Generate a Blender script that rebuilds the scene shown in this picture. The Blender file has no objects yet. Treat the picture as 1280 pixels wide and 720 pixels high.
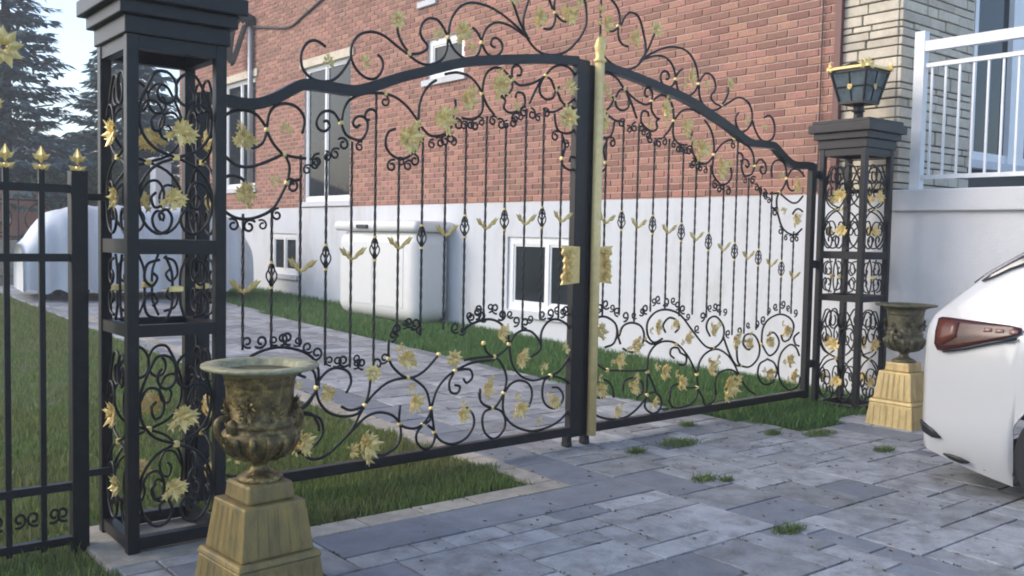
import bpy, math, random
import numpy as np
from mathutils import Vector, Matrix, Euler

# ------------------------------------------------------------------ camera, sky, sun, exposure
scene = bpy.context.scene
col = scene.collection
rad = math.radians
YAW, PITCH, ROLL, FOCAL = rad(38.824), rad(-3.092), rad(1.0965), 1185.64 / 1280 * 36
fw = Vector((math.sin(YAW) * math.cos(PITCH), math.cos(YAW) * math.cos(PITCH), math.sin(PITCH)))
rt = Vector((math.cos(YAW), -math.sin(YAW), 0)); up = rt.cross(fw)
rt2 = rt * math.cos(ROLL) + up * math.sin(ROLL); up2 = up * math.cos(ROLL) - rt * math.sin(ROLL)
cd = bpy.data.cameras.new('camera'); cam = bpy.data.objects.new('camera', cd); col.objects.link(cam)
cd.sensor_width = 36; cd.lens = FOCAL; cd.clip_start = .05; cd.clip_end = 3000
cam.matrix_world = Matrix(((rt2.x, up2.x, -fw.x, 0), (rt2.y, up2.y, -fw.y, 0), (rt2.z, up2.z, -fw.z, 1.5), (0, 0, 0, 1)))
scene.camera = cam
scene.cycles.filter_width = 1.9

SUN_AZ, SUN_EL = -52, 32          # degrees: azimuth from +Y towards +X, elevation
w = bpy.data.worlds.new('World'); scene.world = w; w.use_nodes = True
nt = w.node_tree; nt.nodes.clear()
sky = nt.nodes.new('ShaderNodeTexSky'); sky.sky_type = 'NISHITA'; sky.sun_disc = False
sky.sun_elevation = rad(SUN_EL); sky.sun_rotation = rad(SUN_AZ); sky.air_density = .92; sky.dust_density = 1.6; sky.ozone_density = .6
bg = nt.nodes.new('ShaderNodeBackground'); bg.inputs[1].default_value = .14
ow = nt.nodes.new('ShaderNodeOutputWorld'); nt.links.new(sky.outputs[0], bg.inputs[0]); nt.links.new(bg.outputs[0], ow.inputs[0])
sd = bpy.data.lights.new('sun', 'SUN'); sun = bpy.data.objects.new('sun', sd); col.objects.link(sun)
sd.energy = .5; sd.angle = rad(24); sd.color = (1, .92, .80)
az, el = rad(SUN_AZ), rad(SUN_EL)
sdir = Vector((math.sin(az) * math.cos(el), math.cos(az) * math.cos(el), math.sin(el)))
sun.rotation_euler = sdir.to_track_quat('Z', 'Y').to_euler()
vs = scene.view_settings; vs.view_transform = 'Standard'; vs.look = 'None'; vs.gamma = 1; vs.exposure = 1.3; vs.use_curve_mapping = False

rng = random.Random(7); nrg = np.random.default_rng(7)

# ------------------------------------------------------------------ materials
MATS = {}
def mat(name, c, rough=.6, metal=0., var=.0, scale=8., bump=0., bscale=60., c2=None, rand=0., stretch=(1, 1, 1), spec=.5, trans=0., coat=0., stain=None):
    m = bpy.data.materials.new(name); m.use_nodes = True; t = m.node_tree; N = t.nodes.new; K = t.links.new
    b = t.nodes['Principled BSDF']
    b.inputs['Roughness'].default_value = rough; b.inputs['Metallic'].default_value = metal
    b.inputs['Specular IOR Level'].default_value = spec; b.inputs['Coat Weight'].default_value = coat
    b.inputs['Base Color'].default_value = (*c, 1)
    tc = N('ShaderNodeTexCoord'); mp = N('ShaderNodeMapping'); mp.inputs['Scale'].default_value = stretch
    geo = N('ShaderNodeNewGeometry'); K(geo.outputs['Position'], mp.inputs[0])
    cur = None
    if var or c2:
        nz = N('ShaderNodeTexNoise'); nz.inputs['Scale'].default_value = scale; nz.inputs['Detail'].default_value = 6; nz.inputs['Roughness'].default_value = .65
        K(mp.outputs[0], nz.inputs['Vector'])
        rp = N('ShaderNodeValToRGB'); rp.color_ramp.elements[0].position = .3; rp.color_ramp.elements[1].position = .72
        d = c2 if c2 else tuple(max(0, v * (1 - var)) for v in c); e = c if c2 else tuple(min(1, v * (1 + var)) for v in c)
        rp.color_ramp.elements[0].color = (*d, 1); rp.color_ramp.elements[1].color = (*e, 1)
        K(nz.outputs[0], rp.inputs[0]); cur = rp.outputs[0]
    if rand:
        oi = N('ShaderNodeObjectInfo'); ad = N('ShaderNodeMath'); ad.operation = 'ADD'; fr = N('ShaderNodeMath'); fr.operation = 'FRACT'
        K(oi.outputs['Random'], ad.inputs[0]); K(geo.outputs['Random Per Island'], ad.inputs[1]); K(ad.outputs[0], fr.inputs[0])
        mr = N('ShaderNodeMapRange'); mr.inputs[3].default_value = 1 - rand; mr.inputs[4].default_value = 1 + rand; K(fr.outputs[0], mr.inputs[0])
        hs = N('ShaderNodeHueSaturation'); K(mr.outputs[0], hs.inputs['Value'])
        m2 = N('ShaderNodeMapRange'); m2.inputs[3].default_value = .5 - rand * .03; m2.inputs[4].default_value = .5 + rand * .03
        f2 = N('ShaderNodeMath'); f2.operation = 'MULTIPLY'; f2.inputs[1].default_value = 7.3; f3 = N('ShaderNodeMath'); f3.operation = 'FRACT'
        K(fr.outputs[0], f2.inputs[0]); K(f2.outputs[0], f3.inputs[0]); K(f3.outputs[0], m2.inputs[0]); K(m2.outputs[0], hs.inputs['Hue'])
        if cur: K(cur, hs.inputs['Color'])
        else: hs.inputs['Color'].default_value = (*c, 1)
        cur = hs.outputs[0]
    if stain:
        sc, ss, amt = stain
        n2 = N('ShaderNodeTexNoise'); n2.inputs['Scale'].default_value = ss; n2.inputs['Detail'].default_value = 8; n2.inputs['Roughness'].default_value = .7
        K(mp.outputs[0], n2.inputs['Vector'])
        r2 = N('ShaderNodeValToRGB'); r2.color_ramp.elements[0].position = .48; r2.color_ramp.elements[1].position = .7
        r2.color_ramp.elements[0].color = (0, 0, 0, 1); r2.color_ramp.elements[1].color = (amt, amt, amt, 1)
        mx = N('ShaderNodeMix'); mx.data_type = 'RGBA'; K(n2.outputs[0], r2.inputs[0]); K(r2.outputs[0], mx.inputs['Factor'])
        if cur: K(cur, mx.inputs['A'])
        else: mx.inputs['A'].default_value = (*c, 1)
        mx.inputs['B'].default_value = (*sc, 1); cur = mx.outputs['Result']
    if cur: K(cur, b.inputs['Base Color'])
    if bump:
        n3 = N('ShaderNodeTexNoise'); n3.inputs['Scale'].default_value = bscale; n3.inputs['Detail'].default_value = 5; K(mp.outputs[0], n3.inputs['Vector'])
        bp = N('ShaderNodeBump'); bp.inputs['Strength'].default_value = bump; bp.inputs['Distance'].default_value = .01
        K(n3.outputs[0], bp.inputs['Height']); K(bp.outputs[0], b.inputs['Normal'])
    if trans:
        tr = N('ShaderNodeBsdfTranslucent'); ms = N('ShaderNodeMixShader'); ms.inputs[0].default_value = trans
        if cur: K(cur, tr.inputs[0])
        else: tr.inputs[0].default_value = (*c, 1)
        K(b.outputs[0], ms.inputs[1]); K(tr.outputs[0], ms.inputs[2]); K(ms.outputs[0], t.nodes['Material Output'].inputs[0])
    MATS[name] = m
    return m

mat('black_paint', (.009, .009, .011), .42, var=.25, scale=30, bump=.12, bscale=180, spec=.4, stain=((.04, .034, .03), 14, .35))
mat('gold', (1.0, .71, .28), .36, .15, var=.16, scale=40, rand=.16, stain=((.62, .40, .14), 30, .4))
mat('gold_pole', (.90, .70, .32), .4, .1, var=.12, scale=20)
mat('brick', (.37, .185, .135), .9, var=.24, scale=35, bump=.6, bscale=120, rand=.28, stain=((.22, .13, .11), 1.3, .5))
mat('mortar', (.60, .44, .375), .95, var=.12, scale=30, bump=.4)
mat('parging', (.63, .645, .68), .85, var=.06, scale=1.5, bump=.25, bscale=40, stain=((.46, .45, .43), 1.5, .75), stretch=(1, 1, .45))
mat('porch_white', (.66, .66, .68), .8, var=.07, scale=2, bump=.2, bscale=50, stain=((.45, .44, .43), 2.0, .4))
mat('stone_cladding', (.62, .55, .44), .85, var=.14, scale=9, bump=.6, bscale=40, rand=.13, stain=((.42, .33, .24), 6, .4))
mat('stone_joint', (.12, .11, .10), .95)
mat('white_paint', (.78, .79, .81), .45, var=.04, scale=6, stain=((.55, .54, .52), 8, .25))
mat('window_white', (.80, .81, .82), .4, var=.03)
mat('glass', (.02, .026, .03), .04, spec=.22, var=.3, scale=1.2)
mat('curtain', (.6, .6, .58), .9, var=.1)
mat('paver', (.31, .32, .335), .75, var=.25, scale=7, bump=.6, bscale=70, rand=.26, stain=((.11, .10, .085), 6, .75))
mat('paver_dark', (.19, .205, .235), .7, var=.2, scale=7, bump=.5, bscale=70, rand=.15, stain=((.22, .21, .2), 6, .5))
mat('paver_cream', (.40, .36, .30), .8, var=.2, scale=9, bump=.5, bscale=70, rand=.12, stain=((.2, .17, .13), 6, .55))
mat('joint_sand', (.04, .038, .032), .95, var=.4, scale=20, bump=.5)
mat('soil', (.07, .115, .035), .95, var=.4, scale=2.2, c2=(.09, .11, .045), bump=.6, bscale=25)
mat('grass', (.14, .23, .05), .6, rand=.45, trans=.35, c2=(.20, .205, .075), scale=1.3)
mat('strip_grass', (.085, .205, .05), .6, rand=.45, trans=.35, c2=(.12, .20, .055), scale=1.3)
mat('concrete', (.36, .33, .28), .9, var=.2, scale=8, bump=.5, bscale=50, stain=((.16, .14, .11), 5, .6))
mat('bronze', (.20, .14, .05), .42, .4, var=.4, scale=26, bump=.5, bscale=60, c2=(.035, .032, .02), stain=((.55, .40, .14), 24, .7))
mat('patina_rim', (.37, .35, .22), .6, .1, var=.35, scale=22, bump=.6, bscale=50, stain=((.17, .15, .06), 14, .8))
mat('pedestal_olive', (.36, .26, .09), .52, .25, var=.35, scale=10, bump=.4, bscale=45, c2=(.17, .135, .06), stretch=(1, 1, .35), stain=((.08, .075, .05), 16, .6))
mat('pedestal_gold', (.58, .44, .20), .5, .25, var=.25, scale=12, bump=.35, bscale=45, stretch=(1, 1, .4), stain=((.33, .2, .08), 18, .55))
mat('bronze_dark', (.10, .09, .05), .45, .35, var=.4, scale=30, bump=.5, bscale=60, stain=((.25, .22, .12), 26, .7))
mat('car_white', (.56, .56, .555), .22, coat=.6, spec=.5)
mat('gap_grey', (.16, .16, .165), .6)
mat('car_black', (.012, .012, .013), .4)
mat('car_glass', (.02, .028, .045), .04, spec=.9)
mat('lamp_red', (.055, .010, .007), .25, spec=.5, var=.6, scale=14)
mat('lamp_clear', (.42, .25, .22), .15, .3)
mat('lamp_amber', (.12, .03, .014), .25, spec=.5)
mat('tyre', (.018, .018, .019), .8, bump=.3)
mat('rim_metal', (.45, .46, .48), .3, .9)
mat('car_cover', (.64, .67, .72), .8, var=.1, scale=2.5, bump=1.0, bscale=5, stretch=(1, 1, .4), stain=((.45, .45, .44), 1.5, .5))
mat('plastic_white', (.74, .74, .73), .5, var=.05, scale=3, stain=((.55, .53, .48), 3, .3))
mat('plastic_black', (.02, .02, .022), .5)
mat('conduit', (.42, .43, .45), .5, .4, var=.1)
mat('cable', (.05, .048, .046), .7)
mat('downspout', (.15, .06, .05), .5, var=.1)
mat('spruce', (.075, .135, .15), .7, rand=.45, trans=.4, c2=(.12, .18, .18), scale=.9)
mat('leaf', (.055, .10, .03), .6, rand=.45, trans=.35, c2=(.09, .13, .04), scale=1.2)
mat('bark', (.07, .052, .04), .9, var=.3, scale=12, bump=.6)
mat('beige', (.60, .52, .40), .85, var=.08)
mat('roof_grey', (.13, .125, .12), .9, var=.25, scale=20)
mat('lantern_glass', (.10, .13, .15), .08, spec=.9, var=.4, scale=9)
mat('weed', (.13, .19, .05), .6, rand=.35, trans=.3)
mat('joint_moss', (.075, .085, .035), .8, rand=.5)
mat('dry_leaf', (.12, .075, .045), .85, rand=.4)

# ------------------------------------------------------------------ mesh helpers
class MB:
    def __init__(s): s.v = []; s.f = []
    def add(s, vs_, fs_):
        o = len(s.v); s.v += [tuple(p) for p in vs_]; s.f += [tuple(i + o for i in f) for f in fs_]; return s
    def box(s, a, b):
        (x0, y0, z0), (x1, y1, z1) = a, b
        return s.add([(x0, y0, z0), (x1, y0, z0), (x1, y1, z0), (x0, y1, z0), (x0, y0, z1), (x1, y0, z1), (x1, y1, z1), (x0, y1, z1)],
                     [(0, 3, 2, 1), (4, 5, 6, 7), (0, 1, 5, 4), (1, 2, 6, 5), (2, 3, 7, 6), (3, 0, 4, 7)])
    def frustum(s, cx, cy, z0, z1, a0, a1, b0=None, b1=None):
        b0 = a0 if b0 is None else b0; b1 = a1 if b1 is None else b1
        v = [(cx + sx * a, cy + sy * b, z) for a, b, z in ((a0, b0, z0), (a1, b1, z1)) for sx, sy in ((-1, -1), (1, -1), (1, 1), (-1, 1))]
        return s.add(v, [(0, 3, 2, 1), (4, 5, 6, 7), (0, 1, 5, 4), (1, 2, 6, 5), (2, 3, 7, 6), (3, 0, 4, 7)])
    def tube(s, pts, r, n=6, cap=True, r1=None):
        P = [Vector(p) for p in pts]; L = len(P); rings = []; ref = None
        for i in range(L):
            t = (P[min(i + 1, L - 1)] - P[max(i - 1, 0)])
            t = t.normalized() if t.length > 1e-9 else Vector((0, 0, 1))
            if ref is None:
                ref = Vector((0, 1, 0)) if abs(t.y) < .9 else Vector((1, 0, 0))
            u = (ref - t * ref.dot(t)).normalized(); ref = u; v = t.cross(u)
            rr = r if r1 is None else r + (r1 - r) * i / (L - 1)
            rings.append([P[i] + (u * math.cos(2 * math.pi * (k + .5) / n) + v * math.sin(2 * math.pi * (k + .5) / n)) * rr for k in range(n)])
        o = [p for q in rings for p in q]
        f = [(i * n + k, i * n + (k + 1) % n, (i + 1) * n + (k + 1) % n, (i + 1) * n + k) for i in range(L - 1) for k in range(n)]
        if cap: f += [tuple(range(n - 1, -1, -1)), tuple((L - 1) * n + k for k in range(n))]
        return s.add(o, f)
    def lathe(s, prof, n=32, c=(0, 0)):
        o = [(c[0] + r * math.cos(2 * math.pi * k / n), c[1] + r * math.sin(2 * math.pi * k / n), z) for r, z in prof for k in range(n)]
        f = [(i * n + k, i * n + (k + 1) % n, (i + 1) * n + (k + 1) % n, (i + 1) * n + k) for i in range(len(prof) - 1) for k in range(n)]
        f += [tuple(range(n - 1, -1, -1)), tuple((len(prof) - 1) * n + k for k in range(n))]
        return s.add(o, f)
    def lobe(s, b, t, wd, lift=.0, th=.012):   # a thick pointed leaf lobe in the XZ plane from base b to tip t
        b, t = Vector(b), Vector(t); d = t - b; n = Vector((-d.z, 0, d.x)).normalized() * wd; m = b + d * .45
        y = Vector((0, 1, 0))
        v = [b, m + n - y * lift, t - y * lift * 2.2, m - n - y * lift, m - y * (lift + th * 2), m - y * lift + y * th]
        return s.add(v, [(0, 1, 4), (1, 2, 4), (2, 3, 4), (3, 0, 4), (1, 0, 5), (2, 1, 5), (3, 2, 5), (0, 3, 5)])
    def mesh(s, name):
        me = bpy.data.meshes.new(name); me.from_pydata(s.v, [], s.f); me.update(); return me
    def build(s, name, m, parent=None, smooth=False, **kw):
        return ob(name, s.mesh(name), m, parent, smooth, **kw)

def ob(name, me, m=None, parent=None, smooth=False, loc=None, rot=None, scl=None, kind=None):
    o = bpy.data.objects.new(name, me); col.objects.link(o)
    if me and m and not me.materials: me.materials.append(MATS[m])
    if parent: o.parent = parent
    if smooth and me: me.polygons.foreach_set('use_smooth', [True] * len(me.polygons))
    if loc: o.location = loc
    if rot: o.rotation_euler = rot
    if scl: o.scale = scl
    if kind: o['kind'] = kind
    return o
def tag(o, label=None, cat=None, group=None, kind=None):
    for k, v in (('label', label), ('category', cat), ('group', group), ('kind', kind)):
        if v: o[k] = v
    return o
def thing(name, label, cat, loc=(0, 0, 0), rz=0, group=None):
    o = bpy.data.objects.new(name, None); col.objects.link(o); o.location = loc; o.rotation_euler = (0, 0, rz); o.empty_display_size = .1
    return tag(o, label, cat, group)
def autosmooth(o, ang=35):
    me = o.data; me.polygons.foreach_set('use_smooth', [True] * len(me.polygons))
    if hasattr(me, 'set_sharp_from_angle'): me.set_sharp_from_angle(angle=rad(ang))
    return o
def bevel(o, wd, seg=2):
    m = o.modifiers.new('bevel', 'BEVEL'); m.width = wd; m.segments = seg; m.limit_method = 'ANGLE'; m.angle_limit = rad(40); return o
def npmesh(name, V, F, m, parent=None, kind=None):
    V = np.asarray(V, dtype=np.float32); F = np.asarray(F, dtype=np.int32); k = F.shape[1]
    me = bpy.data.meshes.new(name); me.vertices.add(len(V)); me.vertices.foreach_set('co', V.ravel())
    me.loops.add(F.size); me.loops.foreach_set('vertex_index', F.ravel()); me.polygons.add(len(F))
    me.polygons.foreach_set('loop_start', np.arange(len(F), dtype=np.int32) * k); me.update(calc_edges=True); me.validate()
    return ob(name, me, m, parent, kind=kind)
def smooth_path(P, per=5):
    P = [np.array(p, float) for p in P]
    if len(P) < 3: return P
    Q = [2 * P[0] - P[1]] + P + [2 * P[-1] - P[-2]]; o = []
    for i in range(1, len(Q) - 2):
        a, b, c, d = Q[i - 1:i + 3]
        for k in range(per):
            t = k / per
            o.append(.5 * (2 * b + (c - a) * t + (2 * a - 5 * b + 4 * c - d) * t * t + (3 * b - a - 3 * c + d) * t ** 3))
    return o + [P[-1]]
def gz(y): return .022 * max(0., min(y, 26) - 4.3)
# gate ornament, metres: distance from the hinge, height
SCROLLS = [
    [(0.74,2.533),(0.699,2.554),(0.659,2.556),(0.62,2.531),(0.594,2.485),(0.59,2.437),(0.603,2.392),(0.634,2.361),(0.679,2.343),(0.732,2.341),(0.787,2.356),(0.832,2.393),(0.869,2.442),(0.905,2.5)],
    [(1.082,2.54),(1.112,2.515),(1.119,2.475),(1.098,2.426),(1.06,2.397),(1.011,2.395),(0.963,2.418),(0.925,2.458),(0.907,2.504),(0.909,2.561),(0.932,2.605),(0.97,2.639),(1.027,2.66),(1.085,2.662),(1.145,2.644),(1.205,2.611),(1.287,2.572),(1.36,2.536),(1.429,2.525),(1.498,2.545),(1.551,2.583),(1.577,2.639),(1.585,2.708)],
    [(1.287,2.589),(1.25,2.626),(1.222,2.677),(1.211,2.729)],
    [(1.303,2.57),(1.375,2.585),(1.422,2.613),(1.427,2.643),(1.394,2.673),(1.376,2.713),(1.388,2.757),(1.419,2.792),(1.456,2.806),(1.504,2.801),(1.542,2.768),(1.581,2.718)],
    [(1.584,2.719),(1.595,2.793),(1.625,2.858),(1.68,2.916),(1.752,2.949),(1.837,2.955),(1.923,2.945),(2.012,2.918),(2.102,2.877),(2.183,2.834),(2.236,2.795)],
    [(1.584,2.707),(1.613,2.659),(1.655,2.624),(1.718,2.6),(1.77,2.607),(1.817,2.642),(1.844,2.716)],
    [(1.771,2.8),(1.809,2.777),(1.844,2.733)],
    [(1.846,2.721),(1.867,2.786),(1.915,2.839),(1.98,2.864),(2.058,2.862),(2.137,2.84),(2.207,2.812),(2.24,2.793)],
    [(1.846,2.712),(1.875,2.667),(1.919,2.644),(1.968,2.65),(2.006,2.685),(2.011,2.728),(1.982,2.757),(1.949,2.761),(1.922,2.74),(1.923,2.711),(1.951,2.702)],
    [(2.444,3.024),(2.412,3.08),(2.363,3.123),(2.298,3.125),(2.252,3.09),(2.219,3.02),(2.187,2.921),(2.194,2.853),(2.231,2.794),(2.29,2.746),(2.374,2.719),(2.483,2.729),(2.581,2.765),(2.667,2.836),(2.728,2.908),(2.762,2.986),(2.755,3.085),(2.727,3.152),(2.656,3.193),(2.562,3.19),(2.483,3.136),(2.458,3.07),(2.46,3.017)],
    [(2.236,2.795),(2.183,2.856),(2.147,2.906),(2.111,2.976),(2.087,3.023),(2.081,3.043)],
    [(2.469,3.008),(2.464,2.948),(2.441,2.904),(2.406,2.887),(2.364,2.884)],
    [(2.472,3.006),(2.5,2.98),(2.544,2.962),(2.593,2.968)],
    [(0.139,2.078),(0.157,2.097),(0.205,2.125),(0.273,2.137),(0.335,2.12),(0.38,2.072),(0.393,2.046),(0.386,2.013),(0.367,1.971),(0.323,1.946),(0.28,1.952)],
    [(0.393,2.049),(0.405,2.127),(0.443,2.178),(0.508,2.197),(0.575,2.18),(0.615,2.123),(0.602,2.043)],
    [(0.393,2.043),(0.431,1.976),(0.49,1.92)],
    [(0.14,1.907),(0.158,1.891),(0.218,1.849),(0.293,1.842),(0.381,1.871),(0.49,1.923)],
    [(0.497,1.918),(0.563,1.911),(0.624,1.908)],
    [(0.504,1.915),(0.526,1.863),(0.521,1.802),(0.511,1.768),(0.564,1.786),(0.594,1.792)],
    [(0.14,1.77),(0.194,1.792),(0.249,1.781),(0.287,1.743)],
    [(0.14,1.62),(0.152,1.609),(0.207,1.576),(0.269,1.566),(0.344,1.58),(0.427,1.624),(0.479,1.704),(0.511,1.768)],
    [(0.841,2.125),(0.8,2.174),(0.756,2.182),(0.713,2.161),(0.689,2.116),(0.704,2.078),(0.743,2.069),(0.772,2.097),(0.757,2.126),(0.732,2.121)],
    [(0.846,2.126),(0.86,2.201),(0.894,2.253),(0.955,2.29),(1.027,2.311),(1.133,2.319),(1.219,2.301),(1.286,2.262),(1.331,2.221),(1.371,2.18)],
    [(1.371,2.183),(1.375,2.272),(1.402,2.348),(1.452,2.41),(1.498,2.441)],
    [(0.846,2.121),(0.876,2.063),(0.927,2.041),(0.979,2.04),(1.014,2.092),(1.017,2.146),(0.987,2.172),(0.946,2.166),(0.921,2.133),(0.942,2.108),(0.969,2.124)],
    [(1.077,2.169),(1.07,2.209),(1.034,2.219),(1.003,2.193),(1.003,2.162),(1.029,2.156)],
    [(1.211,2.123),(1.162,2.1),(1.142,2.049),(1.153,2.0),(1.197,1.962),(1.268,1.949),(1.351,2.001),(1.384,2.059),(1.373,2.17)],
    [(1.373,2.174),(1.423,2.127),(1.475,2.102),(1.562,2.12),(1.621,2.173),(1.638,2.222),(1.631,2.269)],
    [(1.631,2.264),(1.648,2.3),(1.641,2.342)],
    [(1.561,2.484),(1.611,2.498),(1.662,2.507),(1.741,2.496),(1.801,2.462),(1.856,2.404)],
    [(1.858,2.406),(1.867,2.48),(1.9,2.542),(1.96,2.576),(2.03,2.569),(2.101,2.519)],
    [(2.101,2.521),(2.1,2.588),(2.142,2.615),(2.178,2.593),(2.172,2.554),(2.143,2.551)],
    [(2.104,2.517),(2.166,2.489),(2.253,2.505),(2.333,2.541),(2.392,2.576)],
    [(2.104,2.514),(2.099,2.454),(2.048,2.406),(2.013,2.402),(2.048,2.379),(2.036,2.33),(2.086,2.303),(2.156,2.321),(2.213,2.359)],
    [(2.133,2.404),(2.146,2.438),(2.197,2.438),(2.215,2.4),(2.21,2.348)],
    [(1.858,2.398),(1.905,2.327),(1.961,2.275)],
    [(1.856,2.395),(1.858,2.312),(1.836,2.263),(1.773,2.231),(1.694,2.232)],
    [(2.392,2.576),(2.458,2.639),(2.542,2.667),(2.62,2.655),(2.678,2.6),(2.696,2.534),(2.674,2.463),(2.586,2.4)],
    [(2.392,2.576),(2.445,2.555),(2.485,2.493),(2.52,2.519)],
    [(2.377,2.569),(2.342,2.504),(2.35,2.45),(2.404,2.423),(2.464,2.44),(2.49,2.493),(2.541,2.426),(2.586,2.4)],
    [(2.362,2.556),(2.312,2.479),(2.256,2.38)],
    [(2.586,2.4),(2.482,2.348),(2.391,2.344)],
    [(2.586,2.4),(2.652,2.393),(2.693,2.351),(2.695,2.295),(2.657,2.234),(2.603,2.212),(2.524,2.223),(2.492,2.276),(2.482,2.336)],
    [(2.548,2.202),(2.582,2.126),(2.556,2.034),(2.57,1.989),(2.634,1.965),(2.684,1.987),(2.687,2.042),(2.639,2.056),(2.624,2.021)],
    [(0.583,0.712),(0.643,0.746),(0.688,0.717),(0.701,0.63),(0.659,0.547),(0.602,0.505),(0.675,0.483),(0.714,0.423),(0.722,0.381)],
    [(0.894,0.581),(0.925,0.642),(0.909,0.7),(0.844,0.731),(0.781,0.724),(0.727,0.68),(0.701,0.63),(0.721,0.548),(0.784,0.479),(0.879,0.447),(0.968,0.452),(1.017,0.497)],
    [(0.863,0.506),(0.927,0.478),(1.017,0.493)],
    [(1.022,0.497),(1.048,0.574),(1.06,0.659)],
    [(1.023,0.502),(0.994,0.462),(0.935,0.37),(0.877,0.312),(0.826,0.274),(0.791,0.249),(0.755,0.233),(0.72,0.224),(0.678,0.226),(0.65,0.24),(0.615,0.27),(0.594,0.31),(0.58,0.349),(0.587,0.399)],
    [(1.026,0.504),(1.098,0.57),(1.191,0.622),(1.318,0.635),(1.383,0.612),(1.459,0.544),(1.494,0.433)],
    [(1.179,0.876),(1.181,0.769),(1.221,0.699),(1.318,0.635),(1.432,0.663),(1.547,0.761)],
    [(0.891,0.324),(0.95,0.369),(1.024,0.426),(1.115,0.446),(1.209,0.419),(1.263,0.362),(1.272,0.29),(1.244,0.226),(1.166,0.189),(1.103,0.191)],
    [(1.264,0.474),(1.264,0.362),(1.355,0.321),(1.429,0.337),(1.478,0.39),(1.494,0.43)],
    [(1.494,0.43),(1.487,0.361),(1.429,0.329),(1.389,0.29),(1.39,0.235),(1.44,0.187),(1.498,0.193),(1.526,0.245),(1.519,0.288),(1.471,0.328)],
    [(1.496,0.432),(1.513,0.331),(1.526,0.276),(1.574,0.218),(1.662,0.186),(1.767,0.208),(1.829,0.28),(1.827,0.352),(1.772,0.408)],
    [(1.498,0.435),(1.535,0.537),(1.602,0.608),(1.675,0.648),(1.811,0.691),(1.994,0.696)],
    [(1.675,0.644),(1.636,0.584),(1.646,0.52),(1.699,0.505),(1.719,0.546),(1.68,0.559)],
    [(1.675,0.651),(1.722,0.655),(1.794,0.649),(1.813,0.598),(1.769,0.566),(1.741,0.596)],
    [(1.878,0.52),(1.889,0.432),(1.979,0.383)],
    [(1.725,0.896),(1.795,0.938),(1.921,0.965),(2.014,0.947),(2.081,0.893),(2.116,0.795),(2.057,0.74),(1.991,0.72),(1.926,0.756),(1.902,0.812)],
    [(2.119,0.781),(2.159,0.845),(2.236,0.878),(2.326,0.858),(2.399,0.779),(2.38,0.727),(2.31,0.694)],
    [(2.118,0.791),(2.144,0.668),(2.215,0.581),(2.335,0.534),(2.493,0.554),(2.58,0.583),(2.662,0.662),(2.699,0.722)],
    [(2.399,0.771),(2.406,0.862),(2.466,0.927),(2.548,0.939),(2.645,0.896),(2.696,0.816)],
    [(1.746,0.714),(1.853,0.721),(1.992,0.715),(2.059,0.66),(2.099,0.568),(2.078,0.47)],
    [(2.078,0.47),(2.009,0.388),(1.943,0.395),(1.887,0.434),(1.867,0.494)],
    [(2.079,0.467),(2.075,0.379),(2.096,0.317),(2.165,0.25),(2.284,0.199),(2.385,0.187),(2.528,0.208),(2.632,0.259),(2.711,0.345)],
    [(1.999,0.379),(1.925,0.365),(1.904,0.309),(1.928,0.226),(2.004,0.177),(2.079,0.216),(2.1,0.287),(2.066,0.35),(1.999,0.382)],
    [(2.078,0.47),(2.138,0.528),(2.216,0.544),(2.295,0.514),(2.327,0.444),(2.3,0.356)],
    [(2.493,0.551),(2.436,0.525),(2.418,0.45),(2.441,0.372),(2.514,0.326),(2.587,0.342),(2.617,0.401),(2.573,0.46),(2.51,0.473)],
    [(2.493,0.554),(2.624,0.517),(2.708,0.44)],
    [(0.139,0.489),(0.201,0.569),(0.298,0.597),(0.424,0.529),(0.46,0.403),(0.408,0.27),(0.273,0.193),(0.142,0.225),(0.116,0.3)],
    [(0.621,0.489),(0.725,0.455),(0.744,0.362),(0.662,0.281),(0.537,0.281),(0.469,0.361),(0.51,0.45),(0.621,0.494)],
    [(0.717,0.622),(0.707,0.757),(0.623,0.837),(0.462,0.873),(0.312,0.835),(0.243,0.756),(0.301,0.651),(0.393,0.635),(0.433,0.69)],
    [(0.717,0.632),(0.605,0.524),(0.498,0.556),(0.459,0.638),(0.544,0.718),(0.632,0.695)],
    [(0.152,0.698),(0.226,0.658),(0.203,0.598),(0.144,0.577)],
]
CURLS_HANGING = [(0.2, 1.535), (0.298, 1.528), (0.366, 1.538), (0.459, 1.597), (0.543, 1.756), (0.639, 1.849), (0.673, 1.882), (0.698, 1.905), (0.753, 1.931), (0.813, 1.949), (0.854, 2.006), (0.969, 2.001), (1.133, 2.278), (1.188, 1.905), (1.244, 1.932), (1.307, 1.913), (1.346, 1.949), (1.474, 2.054), (1.527, 2.068), (1.576, 2.081), (1.631, 2.081), (1.618, 2.104), (1.666, 2.192), (1.716, 2.187), (1.76, 2.2), (1.804, 2.2), (1.849, 2.224), (1.953, 2.238), (2.006, 2.223), (2.06, 2.223), (2.107, 2.242), (2.14, 2.271), (2.175, 2.285), (2.208, 2.319), (2.272, 2.315), (2.336, 2.295), (2.4, 2.333), (2.499, 2.187), (2.598, 2.141)]
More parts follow.
